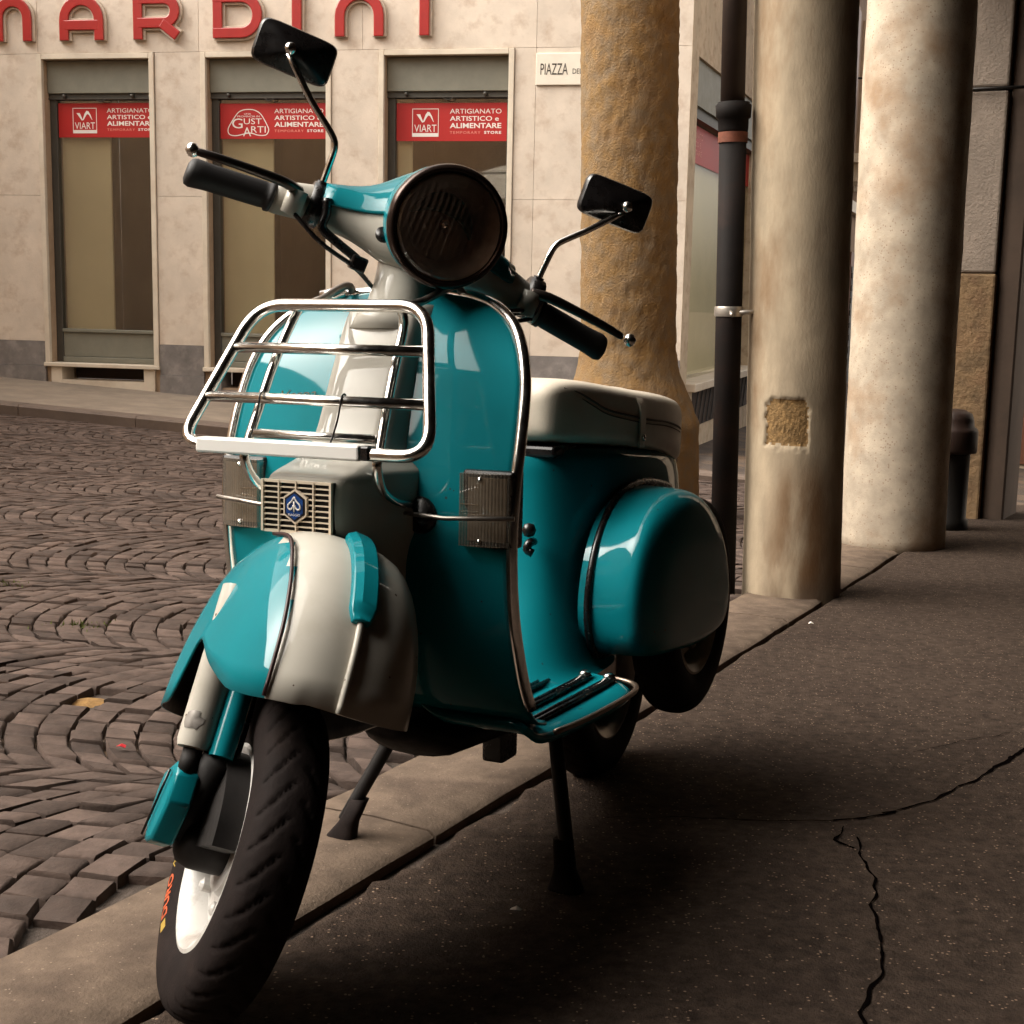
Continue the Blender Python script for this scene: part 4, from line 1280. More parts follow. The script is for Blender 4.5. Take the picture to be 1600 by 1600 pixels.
# keep the ring above from dropping under the cut
rings[-1] = [(f, l, max(a, lb[2] + 0.012)) for (f, l, a), lb in zip(rings[-1], last)]
rings.append(last)
v_, f_ = loft(rings, True, (True, False))
fm = []
for fc in f_:
    cl = sum(v_[i][1] for i in fc) / len(fc)
    fm.append(1 if cl < -0.083 else 0)
guard = P_('mudguard', ([STM @ Vector(v) for v in v_], [f[::-1] for f in f_]), [M_GREY, M_TEAL, M_DARK, M_DARK], fmat=fm, mods=(('sub', 1), ('sol', 0.003, -1)))
guard.modifiers['t'].material_offset = 2
def guard_line(l):
    pts = []
    for a, ff, fr_, w in GL + [(-0.70, 0.257, -0.315, 0.139)]:
        if abs(l) >= w * 0.999: continue
        fc = (ff + fr_) / 2; hfv = (ff - fr_) / 2
        sn = (abs(l) / w) ** (GN / 2); cs = math.sqrt(1 - sn * sn)
        f = fc + hfv * cs ** (2 / GN)
        pts.append(Vector((f, l, a)))
    pts[-1].z = bottom_a(pts[-1].x, l)
    return pts
gl = guard_line(-0.083)
P_('edge_trim', tube_geo([STM @ (p + Vector((0.003, -0.002, 0.002))) for p in catmull(gl, 5)], 0.0028, 6), mat('dark_red_trim', (0.03, 0.008, 0.008), 0.4), guard)
# crest: blue block above, ridge below
gc = catmull(guard_line(0.0), 8)
def crest_seg(z_hi, z_lo): return [p for p in gc if z_lo <= p.z <= z_hi]
cs_ = crest_seg(-0.468, -0.612)
rings = []
for i, p in enumerate(cs_):
    d = (cs_[min(i + 1, len(cs_) - 1)] - cs_[max(i - 1, 0)]).normalized()
    nn = Vector((-d.z, 0, d.x))
    if nn.x < 0 and nn.z < 0: nn = -nn
    if nn.x + nn.z < 0: nn = -nn
    t = i / (len(cs_) - 1)
    hgt = 0.013 if t < 0.92 else 0.009
    if t < 0.06: hgt = 0.008
    w = interp(t, [0, 0.15, 0.9, 1.0], [0.012, 0.017, 0.0165, 0.011])
    rings.append([STM @ (p + Vector((0, s_ * w, 0)) + nn * q) for s_, q in ((-1, -0.004), (-1.0, hgt * 0.55), (-0.35, hgt), (0.9, hgt * 0.9), (1, hgt * 0.5), (1, -0.004))])
v_, f_ = loft(rings)
P_('crest_trim', (v_, f_), M_TEAL, guard, mods=(('bev', 0.002, 2),), autos=30)
P_('crest_ridge', tube_geo([STM @ (p + Vector((0.0005, 0, 0))) for p in crest_seg(-0.60, -0.73)], 0.0045, 8), M_GREY, guard)

# ---- fork, damper, link
def stube(pts, r, seg=14, sm=0): return tube_geo([STM @ Vector(p) for p in pts], r, seg, sm)
P_('fork_leg', stube([(0.02, -0.068, -0.50), (0.046, -0.073, -0.66), (0.05, -0.075, -0.778)], 0.0165), M_TEAL, autos=40)
dampz = [( -0.56, 0.0245), (-0.63, 0.0245), (-0.632, 0.0235), (-0.765, 0.0235), (-0.774, 0.021), (-0.775, 0.012)]
v_, f_ = lathe([(r, a) for a, r in dampz], 28, STM @ Matrix.Translation((0.035, -0.108, 0)) @ Matrix.Identity(4), (True, True))
damper = P_('shock_absorber', (v_, f_), M_GREY, autos=40)
P_('rod', stube([(0.035, -0.108, -0.775), (0.033, -0.108, -0.806)], 0.0125), M_DARK, damper)
# patch of chipped paint on the damper
chip = []
rch = random.Random(2)
n = 26
for k in range(n):
    t = 2 * PI * k / n
    rr = 1 + 0.35 * mnoise.noise(Vector((math.cos(t) * 1.9, math.sin(t) * 1.9, 4))) + rch.uniform(-.12, .12)
    ang = R(20) + 0.55 * rr * math.cos(t); aa = -0.742 + 0.013 * rr * math.sin(t)
    chip.append(STM @ Vector((0.035 + 0.0243 * math.cos(ang - R(60)), -0.108 + 0.0243 * math.sin(ang - R(60)), aa)))
cen = STM @ Vector((0.035 + 0.0262 * math.cos(R(-40)), -0.108 + 0.0262 * math.sin(R(-40)), -0.742))
P_('paint_chip', (chip + [cen], [(k, (k + 1) % n, n) for k in range(n)]), M_BARE, damper)
# link arm and its turquoise cover
P_('link_arm', stube([(0.05, -0.076, -0.778), (-0.005, -0.082, -0.84), (-0.02, -0.085, -0.878)], 0.021), M_DARK)
prof = [(-0.03, -0.800), (0.030, -0.790), (0.046, -0.808), (0.044, -0.845), (0.005, -0.893), (-0.035, -0.895), (-0.05, -0.86), (-0.046, -0.82)]
rings = [[STM @ Vector((f * k, l, -0.85 + (a + 0.85) * k)) for f, a in prof] for l, k in ((-0.092, 1.0), (-0.117, 1.0), (-0.122, 0.93), (-0.124, 0.72))]
lc = P_('link_cover', loft(rings), M_TEAL, mods=(('bev', 0.003, 2),), autos=35)
P_('cover_groove', stube([(0.03, -0.1275, -0.806), (-0.03, -0.1275, -0.886)], 0.0018, 6), M_BLACK, lc)
mbc = MB()
mbc.tube([STM @ Vector(p) for p in ((0.0, -0.045, -0.62), (0.03, -0.05, -0.70), (0.035, -0.052, -0.78), (0.01, -0.055, -0.84))], 0.004, 8, 6)
mbc.tube([STM @ Vector(p) for p in ((-0.01, -0.055, -0.62), (0.02, -0.06, -0.70), (0.03, -0.064, -0.77), (0.0, -0.07, -0.83))], 0.0035, 8, 6)
mbc.out('brake_cable', M_BLACK, S)

# ---- leg shield
LZ = [0.318, 0.322, 0.334, 0.36, 0.40, 0.45, 0.50, 0.55, 0.60, 0.65, 0.70, 0.74, 0.78, 0.82, 0.85, 0.88, 0.905, 0.925, 0.94, 0.950, 0.955]
LX = [0.80, 0.835, 0.862, 0.885, 0.908, 0.930, 0.947, 0.957, 0.963, 0.963, 0.957, 0.947, 0.934, 0.920, 0.909, 0.895, 0.88, 0.866, 0.853, 0.842, 0.836]
LW = [0.232, 0.232, 0.232, 0.232, 0.231, 0.231, 0.231, 0.231, 0.232, 0.233, 0.234, 0.234, 0.232, 0.228, 0.221, 0.209, 0.192, 0.168, 0.138, 0.095, 0.03]
def shx(z): return interp(z, LZ, LX)
def shw(z): return interp(z, LZ, LW)
rings = []
NS = 20
for z, x, w in zip(LZ, LX, LW):
    rings.append([(x + 0.018 * (1 - q * q) * min(1, max(0, (z - 0.33) / 0.1)) - 0.0, w * q, z) for q in np.linspace(-1, 1, NS + 1)])
v_, f_ = loft(rings, False)
shield = P_('leg_shield', (v_, f_), M_TEAL, mods=(('sub', 1), ('sol', 0.004, 0)))
edgeL = [Vector((x, w + 0.003, z)) for z, x, w in zip(LZ[3:], LX[3:], LW[3:])]
edgeR = [Vector((p.x, -p.y, p.z)) for p in edgeL][::-1]
P_('shield_trim', tube_geo(edgeL + edgeR, 0.0088, 10, 3), M_CHROME, shield)
# joiner sleeves on the trim along the top
v_, f_ = tube_geo([(0.862, -0.135, 0.944), (0.852, -0.10, 0.953)], 0.0115, 12); P_('trim_joiner', (v_, f_), M_CHROME, shield)
# script on the shield
v_, f_ = fit_text('Vespa', 0.060, 0.019, shear=0.45, extrude=0.02)
P_('script_badge', ([Vector((shx(0.80) + 0.020 + (p.z) * 0.06, -0.150 + p.x, 0.786 + p.y + p.x * 0.10)) for p in v_], f_), M_CHROME, shield, smooth=False)

# ---- floorboard, tunnel, rubber strips
rings = []
for x, w, z in [(0.865, 0.228, 0.335), (0.84, 0.232, 0.316), (0.80, 0.235, 0.308), (0.70, 0.244, 0.305), (0.58, 0.25, 0.304), (0.50, 0.25, 0.304), (0.455, 0.243, 0.305), (0.435, 0.215, 0.307), (0.43, 0.17, 0.31)]:
    ring = []
    for q in np.linspace(-1, 1, 25):
        y = w * q
        hump = 0.045 * math.exp(-(y / 0.05) ** 4)
        ring.append((x, y, z + hump - (0.012 * max(0, abs(q) - 0.93) / 0.07)))
    rings.append(ring)
v_, f_ = loft(rings, False)
flo = P_('floorboard', (v_, f_), M_TEAL, mods=(('sub', 1), ('sol', 0.012, -1)))
for sgn in (-1, 1):
    for yy_, xa, xb in ((0.100, 0.79, 0.47), (0.150, 0.80, 0.455), (0.195, 0.80, 0.455)):
        mb = MB()
        pts = [(xa, sgn * yy_, 0.312), (xb, sgn * (yy_ + 0.004), 0.309)]
        for k in (-1, 1):
            mb.tube([(p[0], p[1] + k * 0.0055, p[2]) for p in pts], 0.0045, 6)
        mb.out('floor_strip', M_BLACK, flo)
    for yy_, xa, xb in ((0.100, 0.79, 0.47), (0.150, 0.80, 0.455), (0.195, 0.80, 0.455)):
        for xx in (xa, xb):
            P_('strip_end', lathe([(0.011, -0.004), (0.011, 0.004), (0.006, 0.008)], 10, Matrix.Translation((xx, sgn * yy_, 0.311))), M_CHROME, flo)
    pts = [(0.80, sgn * 0.240, 0.305), (0.70, sgn * 0.249, 0.302), (0.55, sgn * 0.256, 0.301), (0.48, sgn * 0.253, 0.302), (0.445, sgn * 0.232, 0.304), (0.434, sgn * 0.18, 0.307)]
    P_('floor_edge_trim', tube_geo(pts, 0.0048, 8, 4), mat('dull_trim', (0.30, 0.22, 0.17), 0.35, 0.8, var=0.2), flo)
# frame member under the floor
rings = [[(x, w * c, zc + hh_ * s_) for c, s_ in [(math.cos(t), math.sin(t)) for t in np.linspace(0, 2 * PI, 16, endpoint=False)]] for x, w, zc, hh_ in ((0.88, 0.05, 0.30, 0.02), (0.8, 0.09, 0.265, 0.03), (0.6, 0.10, 0.255, 0.035), (0.42, 0.09, 0.26, 0.04), (0.30, 0.08, 0.28, 0.05))]
P_('frame_tunnel', loft(rings), M_DARK)
# brake pedal
mb = MB(); mb.box(-0.03, 0.03, -0.032, 0.032, -0.008, 0.008, Matrix.Translation((0.60, -0.075, 0.37)) @ Matrix.Rotation(R(-25), 4, 'Y'))
ped = mb.out('brake_pedal', M_BLACK, S, smooth=False, mods=(('bev', 0.005, 2),))
P_('pedal_arm', tube_geo([(0.60, -0.075, 0.36), (0.62, -0.075, 0.31)], 0.008, 8), M_CHROME, ped)

# ---- rear body
def sect(xf, xr, w, z, n=28, ex=2.6):
    xc = (xf + xr) / 2; hx = (xf - xr) / 2
    return [(xc + hx * sgnpow(math.cos(t), 2 / ex), w * sgnpow(math.sin(t), 2 / ex), z) for t in np.linspace(0, 2 * PI, n, endpoint=False)]
BZ = [(0.300, 0.640, 0.16, 0.150), (0.306, 0.610, 0.14, 0.140), (0.318, 0.575, 0.11, 0.130), (0.345, 0.528, 0.04, 0.126), (0.385, 0.485, -0.06, 0.128), (0.44, 0.452, -0.20, 0.135), (0.50, 0.434, -0.255, 0.138), (0.56, 0.426, -0.268, 0.138), (0.62, 0.424, -0.272, 0.132), (0.65, 0.426, -0.262, 0.124), (0.668, 0.43, -0.23, 0.112)]
rings = []
for z, xf, xr, w in BZ:
    r_ = sect(xf, xr, w, z, 48)
    # the top follows the seat, higher at the front
    if z > 0.6: r_ = [(x, y, zz + 0.045 * max(0, (x + 0.25) / 0.68) * (z - 0.6) / 0.068) for x, y, zz in r_]
    rings.append(r_)
v_, f_ = loft(rings, True, (False, True))
body = P_('body', (v_, f_), M_TEAL, mods=(('sub', 1),))
# fuel tap and choke
v_, f_ = lathe([(0.0, -0.013), (0.009, -0.010), (0.013, 0.0), (0.009, 0.010), (0.0, 0.013)], 16, Matrix.Translation((0.462, 0.040, 0.558))); P_('choke_knob', (v_, f_), M_BLACK, body)
P_('fuel_lever', tube_geo([(0.44, 0.04, 0.535), (0.466, 0.044, 0.537), (0.470, 0.040, 0.525), (0.466, 0.05, 0.518)], 0.0075, 8, 3), M_BLACK, body)
# tail lamp
v_, f_ = lathe([(0.045, 0), (0.045, 0.025), (0.03, 0.04), (0, 0.045)], 20, Matrix.Translation((-0.268, 0, 0.56)) @ Matrix.Rotation(-PI / 2, 4, 'Y')); P_('tail_lamp', (v_, f_), mat('red_lamp', (0.3, 0.01, 0.01), 0.2, 0, coat=1.0), body)

# ---- side cowls
CO_A = [(0.366, 0.332), (0.404, 0.42), (0.366, 0.53), (0.273, 0.602), (0.168, 0.619), (0.05, 0.612), (-0.08, 0.585), (-0.175, 0.54), (-0.24, 0.47), (-0.268, 0.40), (-0.262, 0.33), (-0.20, 0.299), (-0.05, 0.294), (0.15, 0.305), (0.28, 0.318)]
CO_B = [(0.385, 0.338), (0.418, 0.40), (0.414, 0.50), (0.375, 0.570), (0.30, 0.606), (0.21, 0.619), (0.12, 0.610), (0.04, 0.580), (-0.03, 0.533), (-0.085, 0.470), (-0.112, 0.405), (-0.115, 0.345), (-0.085, 0.308), (0.02, 0.298), (0.16, 0.305)]
def outline(P, n=72):
    C_ = Vector((0.09, 0.455))
    c = catmull([(x, z, 0) for x, z in P], 10, True)
    an = [(math.atan2(p.y - C_.y, p.x - C_.x), (Vector((p.x, p.y)) - C_).length) for p in c]
    an.sort()
    A_ = [a for a, _ in an]; R2 = [r for _, r in an]
    A_ = [A_[-1] - 2 * PI] + A_ + [A_[0] + 2 * PI]; R2 = [R2[-1]] + R2 + [R2[0]]
    return [(t, interp(t, A_, R2)) for t in np.linspace(-PI, PI, n, endpoint=False)]
def cowl(sgn):
    oa, ob = outline(CO_A), outline(CO_B)
    rings = []
    for y, kb, sc in ((0.112, 0, 1.0), (0.14, 0.12, 1.0), (0.18, 0.55, 1.0), (0.212, 0.92, 1.0), (0.225, 1, 0.988), (0.235, 1, 0.960), (0.244, 1, 0.912), (0.2515, 1, 0.84), (0.2575, 1, 0.735), (0.2615, 1, 0.59), (0.264, 1, 0.39), (0.265, 1, 0.15)):
        rings.append([(0.09 + sc * ((1 - kb) * ra + kb * rb) * math.cos(t), sgn * y, 0.455 + sc * ((1 - kb) * ra + kb * rb) * math.sin(t)) for (t, ra), (_, rb) in zip(oa, ob)])
    v_, f_ = loft(rings, True, (False, True))
    if sgn > 0: f_ = [f[::-1] for f in f_]
    o = P_('side_cowl', (v_, f_), M_TEAL, mods=(('sub', 1),))
    pts = [(0.09 + (r + 0.003) * math.cos(t), sgn * 0.132, 0.455 + (r + 0.003) * math.sin(t)) for t, r in oa if -0.75 < t < 2.3]
    P_('seal', tube_geo(pts, 0.0075, 8), M_BLACK, o)
    return o
cl = cowl(1)
cr_ = cowl(-1)
v_, f_ = fit_text('PX', 0.05, 0.026, extrude=0.08, bold=0.03)
P_('badge', ([Vector((-0.235 + p.x * 0.9 - 0.03, 0.226 + (p.x) * 0.55 + p.z * 0.02, 0.340 + p.y)) if False else Vector((-0.222 + (0.05 - p.x) * 0.72, 0.172 + (0.05 - p.x) * 0.62 + p.z * 0.05, 0.345 + p.y)) for p in v_], f_), M_CHROME, cl, smooth=False)
mb = MB(); mb.box(-0.012, 0.012, -0.012, 0.012, -0.035, 0.035, Matrix.Translation((-0.30, 0.125, 0.37)))
mb.out('tail_bracket', M_BLACK, S, smooth=False, mods=(('bev', .004, 1),))

# ---- seat
SE = [(0.440, 0.030, 0.745, 0.780), (0.437, 0.055, 0.722, 0.802), (0.425, 0.070, 0.712, 0.816), (0.39, 0.084, 0.707, 0.824), (0.30, 0.106, 0.700, 0.820), (0.15, 0.126, 0.688, 0.803), (0.0, 0.133, 0.671, 0.795), (-0.11, 0.125, 0.648, 0.784), (-0.165, 0.114, 0.636, 0.777), (-0.197, 0.098, 0.633, 0.768), (-0.213, 0.078, 0.642, 0.752), (-0.22, 0.05, 0.662, 0.727)]
rings = []
for x, w, zb, zt in SE:
    zc = (zb + zt) / 2; hh_ = (zt - zb) / 2
    ring = []
    for t in np.linspace(0, 2 * PI, 40, endpoint=False):
        c, s_ = math.cos(t), math.sin(t)
        e = 4.2
        y = w * sgnpow(c, 2 / e); z = zc + hh_ * sgnpow(s_, 2 / (5.5 if s_ > 0 else 8))
        ring.append((x, y, z))
    rings.append(ring)
v_, f_ = loft(rings)
seat = P_('seat', (v_, f_), M_SEAT, mods=(('sub', 1),))
def seat_at(x): 
    xs_ = [s_[0] for s_ in SE][::-1]
    return tuple(interp(x, xs_, [s_[k] for s_ in SE][::-1]) for k in (1, 2, 3))
M_STITCH = mat('dark_stitching', (0.10, 0.075, 0.055), 0.7, 0, var=0.3)
for sgn in (-1, 1):
    for dz in (0, -0.008):
        pts = []
        for x, fz in ((0.40, 0.86), (0.36, 0.78), (0.32, 0.66), (0.27, 0.56), (0.18, 0.52), (0.10, 0.50), (0.0, 0.50), (-0.10, 0.51), (-0.19, 0.52)):
            w, zb, zt = seat_at(x)
            hh_ = (zt - zb) / 2; q = 2 * fz - 1
            y = w * (max(0.0, 1 - abs(q) ** 3.2)) ** (1 / 4.2)
            pts.append((x, sgn * (y + 0.0008), zb + (zt - zb) * fz + dz))
        P_('seat_piping', tube_geo(pts, 0.0021 if dz == 0 else 0.0012, 6, 4), M_STITCH, seat)
w, zb, zt = seat_at(0.13)
pts = []
for t in np.linspace(0.0, PI, 25):
    c, s_ = math.cos(t), math.sin(t)
    pts.append(((0.13 + 0.012 * s_), w * 1.012 * sgnpow(c, 2 / 4.2), (zb + zt) / 2 + (zt - zb) / 2 * 1.02 * s_ ** (2 / 3.2)))
pts = [(0.135, w * 1.012, zb + 0.004), (0.132, w * 1.014, zb + 0.03)] + pts[1:-1] + [(0.132, -w * 1.014, zb + 0.03), (0.135, -w * 1.012, zb + 0.004)]
rings = []
for p in pts:
    out_ = Vector((0, p[1] / w, (p[2] - (zb + zt) / 2) / ((zt - zb) / 2))); out_ = out_.normalized() if out_.length > .01 else Vector((0, 0, 1))
    rings.append([Vector(p) + Vector((dx, 0, 0)) + out_ * q for dx, q in ((-0.015, -0.002), (-0.015, 0.002), (0.015, 0.002), (0.015, -0.002))])
strap = P_('strap', loft(rings), M_SEAT, seat, autos=40)
P_('strap_stud', lathe([(0.007, 0), (0.006, 0.004), (0, 0.005)], 10, Matrix.Translation((0.132, w * 1.03, zb + 0.022)) @ Matrix.Rotation(-PI / 2, 4, 'X')), M_CHROME, strap)
mb = MB(); mb.box(0.28, 0.425, -0.07, 0.07, 0.683, 0.704); mb.box(-0.2, 0.279, -0.095, 0.095, 0.635, 0.66)
mb.out('seat_base', M_BLACK, S, smooth=False, mods=(('bev', 0.006, 2),))

# ---- horn cover with grille and badge
HZ = [(0.935, 0.872, 0.050, 0.905), (0.928, 0.862, 0.058, 0.922), (0.90, 0.87, 0.060, 0.938), (0.85, 0.90, 0.060, 0.962), (0.80, 0.925, 0.060, 0.986), (0.755, 0.945, 0.060, 1.006), (0.728, 0.95, 0.0615, 1.022), (0.714, 0.953, 0.0625, 1.060), (0.704, 0.955, 0.0625, 1.105), (0.698, 0.956, 0.062, 1.122), (0.690, 0.958, 0.0615, 1.1275), (0.660, 0.960, 0.0615, 1.130), (0.630, 0.962, 0.061, 1.128), (0.618, 0.962, 0.061, 1.120), (0.606, 0.962, 0.062, 1.085), (0.585, 0.96, 0.064, 1.055), (0.55, 0.955, 0.066, 1.03), (0.48, 0.94, 0.066, 1.0)]
rings = []
for z, xb, w, xf in HZ:
    rad = min(0.016, (xf - xb) * 0.35)
    base = w + min(0.035, max(0.008, (xf - 0.99) * 0.30)) if xf > 1.01 else w + 0.012
    pts = [(xb, -base - 0.004), (xb + (xf - xb) * 0.35, -(base * 0.6 + w * 0.4)), (xf - rad, -w), (xf - rad * 0.3, -w + rad * 0.3), (xf, -w + rad), (xf + 0.002, 0), (xf, w - rad), (xf - rad * 0.3, w - rad * 0.3), (xf - rad, w), (xb + (xf - xb) * 0.35, base * 0.6 + w * 0.4), (xb, base + 0.004)]
    rings.append([(x, y, z) for x, y in pts])
v_, f_ = loft(rings, False)
horn = P_('horn_cover', (v_, [f[::-1] for f in f_]), M_GREY, mods=(('sub', 1),))
# dark mouth and bars of the grille
GX = 1.134
mb = MB(); mb.box(GX - 0.012, GX - 0.001, -0.052, 0.052, 0.626, 0.694)
gr = mb.out('horn_grille', mat('grille_void', (0.008, 0.006, 0.005), 0.8), S, smooth=False)
M_BAR = mat('cream_grille', (0.62, 0.52, 0.40), 0.4, 0, var=0.1)
mb = MB()
for k in range(10):
    z = 0.6265 + k * (0.0668 / 9)
    mb.box(GX - 0.001, GX + 0.0035, -0.053, 0.053, z - 0.0008 - (0.001 if k in (0, 9) else 0), z + 0.0008 + (0.001 if k in (0, 9) else 0))
mb.out('grille_bar', M_BAR, gr, smooth=False)
mb = MB()
for y in (-0.053, -0.027, 0.0, 0.027, 0.053):
    t = 0.0017 if abs(y) > 0.05 else 0.001
    mb.box(GX - 0.0008, GX + 0.0045, y - t, y + t, 0.6255, 0.695)
mb.out('grille_bar', M_BAR, gr, smooth=False)
def hexa(r, rz, x0, x1):
    rings = [[(x, r * 0.87 * a, 0.661 + rz * b) for a, b in ((0, 1), (1, 0.52), (1, -0.48), (0, -1), (-1, -0.48), (-1, 0.52))] for x in (x0, x1)]
    return loft(rings)
bd = P_('badge', hexa(0.0205, 0.0235, GX, GX + 0.006), M_BAR, gr, smooth=False)
P_('badge_field', hexa(0.0178, 0.0205, GX + 0.0062, GX + 0.0068), mat('badge_black', (0.01, 0.01, 0.014), 0.3), bd, smooth=False) if False else None
P_('badge', hexa(0.0178, 0.0205, GX + 0.0058, GX + 0.0066), mat('badge_black', (0.008, 0.008, 0.012), 0.3), gr, smooth=False)
P_('badge', hexa(0.0148, 0.0175, GX + 0.0064, GX + 0.0072), M_BLUE, gr, smooth=False)
mb = MB()
xb_ = GX + 0.0080
for sgn in (-1, 1):
    loop = [(0.0, 0.674), (0.004 * sgn, 0.668), (0.0085 * sgn, 0.664), (0.0095 * sgn, 0.660), (0.0065 * sgn, 0.657), (0.003 * sgn, 0.659), (0.0012 * sgn, 0.663)]
    mb.tube([(xb_, y, z) for y, z in loop], 0.0011, 6, 4)
mb.tube([(xb_, 0, 0.668), (xb_, 0, 0.654)], 0.0011, 6)
mb.out('emblem', M_PRINTW, gr)
v_, f_ = fit_text('PIAGGIO', 0.0185, 0.0032)
P_('lettering', ([Vector((GX + 0.0078, -0.00925 + p.x, 0.6485 + p.y)) for p in v_], f_), M_PRINTW, gr, smooth=False)

# ---- turn indicators on the shield
def add_diffuse(m, col, fac):
    nt_ = m.node_tree
    out_ = [n_ for n_ in nt_.nodes if n_.type == 'OUTPUT_MATERIAL'][0]
    old_ = out_.inputs[0].links[0].from_socket
    df_ = nt_.nodes.new('ShaderNodeBsdfDiffuse'); df_.inputs[0].default_value = (*col, 1)
    mx_ = nt_.nodes.new('ShaderNodeMixShader'); mx_.inputs[0].default_value = fac
    nt_.links.new(old_, mx_.inputs[1]); nt_.links.new(df_.outputs[0], mx_.inputs[2]); nt_.links.new(mx_.outputs[0], out_.inputs[0])
    return m
M_INDL = add_diffuse(glassmat('indicator_glass', (0.9, 0.84, 0.76), 0.08, 0.05, 0.5), (0.55, 0.47, 0.38), 0.14)
for sgn in (-1, 1):
    mb = MB(); mb.box(0.935, 0.972, 0.163 if sgn > 0 else -0.240, 0.240 if sgn > 0 else -0.163, 0.600, 0.708)
    ind = mb.out('turn_indicator', M_BLACK, S, smooth=False, mods=(('bev', 0.004, 2),))
    rings = []
    for z in np.linspace(0.604, 0.704, 3):
        ring = []
        for k in range(33):
            y = 0.166 + (0.237 - 0.166) * k / 32
            x = 0.9725 + 0.015 * (1 - ((k / 32 - 0.35) / 0.65) ** 2 if k / 32 > 0.35 else 1)
            x += 0.0006 * (k % 2)
            ring.append((x, sgn * y, z))
        ring += [(0.970, sgn * 0.238, z), (0.970, sgn * 0.165, z)]
        rings.append(ring)
    v_, f_ = loft(rings)
    P_('lens', (v_, f_), M_INDL, ind, smooth=False)
    mb = MB()
    for z in (0.642, 0.652, 0.662):
        mb.box(0.9876, 0.9886, (0.168 if sgn > 0 else -0.195), (0.195 if sgn > 0 else -0.168), z - 0.0008, z + 0.0008)
    mb.out('lens_rib', M_INDL, ind, smooth=False)
    mb = MB(); mb.box(0.9722, 0.9732, 0.172 if sgn > 0 else -0.231, 0.231 if sgn > 0 else -0.172, 0.610, 0.698)
    mb.out('reflector', mat('lamp_reflector', (0.22, 0.18, 0.14), 0.35, 0.4, var=0.3, scale=60), ind, smooth=False)
    mb = MB()
    for z in (0.612, 0.697):
        v_, f_ = lathe([(0.0035, 0), (0.003, 0.002), (0, 0.0025)], 8, Matrix.Translation((0.9875, sgn * 0.197, z)) @ Matrix.Rotation(PI / 2, 4, 'Y')); mb.add(v_, f_)
    mb.out('screw', M_CHROME, ind)

# ---- chrome front rack
rack = empty('front_rack'); rack.parent = S
def rx(z): return 1.03 + (0.925 - z) * 0.53
fr_pts = fillet([(rx(0.928), -0.135, 0.928), (rx(0.928), 0.135, 0.928), (rx(0.735), 0.196, 0.735), (rx(0.735), -0.196, 0.735)], 0.045, 8, True)
outer = P_('rack_frame', tube_geo(fr_pts, 0.0088, 12, 0, True), M_CHROME, rack)
outer.parent = S; bpy.data.objects.remove(rack); rack = outer
for z in (0.868, 0.800):
    w = 0.135 + (0.928 - z) * 0.316
    x = rx(z)
    P_('crossbar', tube_geo([(x, -w, z), (x, w, z)], 0.0075, 12), M_CHROME, rack)
    mb = MB()
# inner carrying rails
for sgn in (-1, 1):
    pts = [(1.005, sgn * 0.078, 0.93), (1.012, sgn * 0.090, 0.905), (1.045, sgn * 0.096, 0.85), (1.075, sgn * 0.100, 0.79), (1.10, sgn * 0.104, 0.735), (1.105, sgn * 0.104, 0.715), (1.085, sgn * 0.100, 0.685), (1.04, sgn * 0.094, 0.665), (0.985, sgn * 0.090, 0.655)]
    P_('rack_rail', tube_geo(pts, 0.0068, 10, 4), M_CHROME, rack)
    v_, f_ = lathe([(0.0, 0.0), (0.026, 0.0), (0.027, 0.006), (0.022, 0.012), (0.0, 0.014)], 24, Matrix.Translation((0.972, sgn * 0.100, 0.640)) @ Matrix.Rotation(PI / 2, 4, 'Y'))
    P_('rubber_buffer', (v_, f_), M_BLACK, rack)
    P_('stay_rod', tube_geo([(1.0, sgn * 0.085, 0.645), (1.003, sgn * 0.15, 0.642), (1.0, sgn * (0.255 if sgn > 0 else 0.228), 0.648)], 0.0032, 8), M_STEEL, rack)
P_('crossbar', tube_geo([(1.098, -0.098, 0.752), (1.098, 0.098, 0.752)], 0.0062, 10), M_CHROME, rack)
P_('crossbar', tube_geo([(1.008, -0.085, 0.928), (1.008, 0.085, 0.928)], 0.0055, 10), M_STEEL, rack)
# hooks from the top of the rack to the shield rim
for sgn in (-1, 1):
    P_('hook', tube_geo([(1.01, sgn * 0.08, 0.928), (0.95, sgn * 0.085, 0.937), (0.885, sgn * 0.09, 0.958), (0.852, sgn * 0.092, 0.962), (0.842, sgn * 0.092, 0.945)], 0.006, 8, 4), M_STEEL, rack)
mb = MB(); xt = rx(0.735)
mb.box(xt - 0.012, xt + 0.013, -0.158, 0.098, 0.726, 0.7465)
tg = mb.out('white_strip', M_WHITE, rack, smooth=False, mods=(('bev', 0.003, 2),))
mb = MB(); mb.box(xt - 0.011, xt + 0.011, 0.0985, 0.112, 0.727, 0.7455); mb.out('strip_clip', M_BLACK, tg, smooth=False, mods=(('bev', .002, 1),))
for y in (-0.082, 0.046):
    z = 0.80; x = rx(z)
    pts = [(x - 0.009, y, z), (x - 0.003, y + .001, z + 0.0095), (x + 0.007, y + 0.002, z + 0.006), (x + 0.0105, y + 0.002, z - 0.006), (x + 0.012, y - 0.001, 0.775), (x + 0.018, y - 0.006, 0.75), (x + 0.022, y - 0.010, 0.738)]
    P_('wire_tie', tube_geo(pts, 0.0013, 6, 4), M_BLACK, rack)

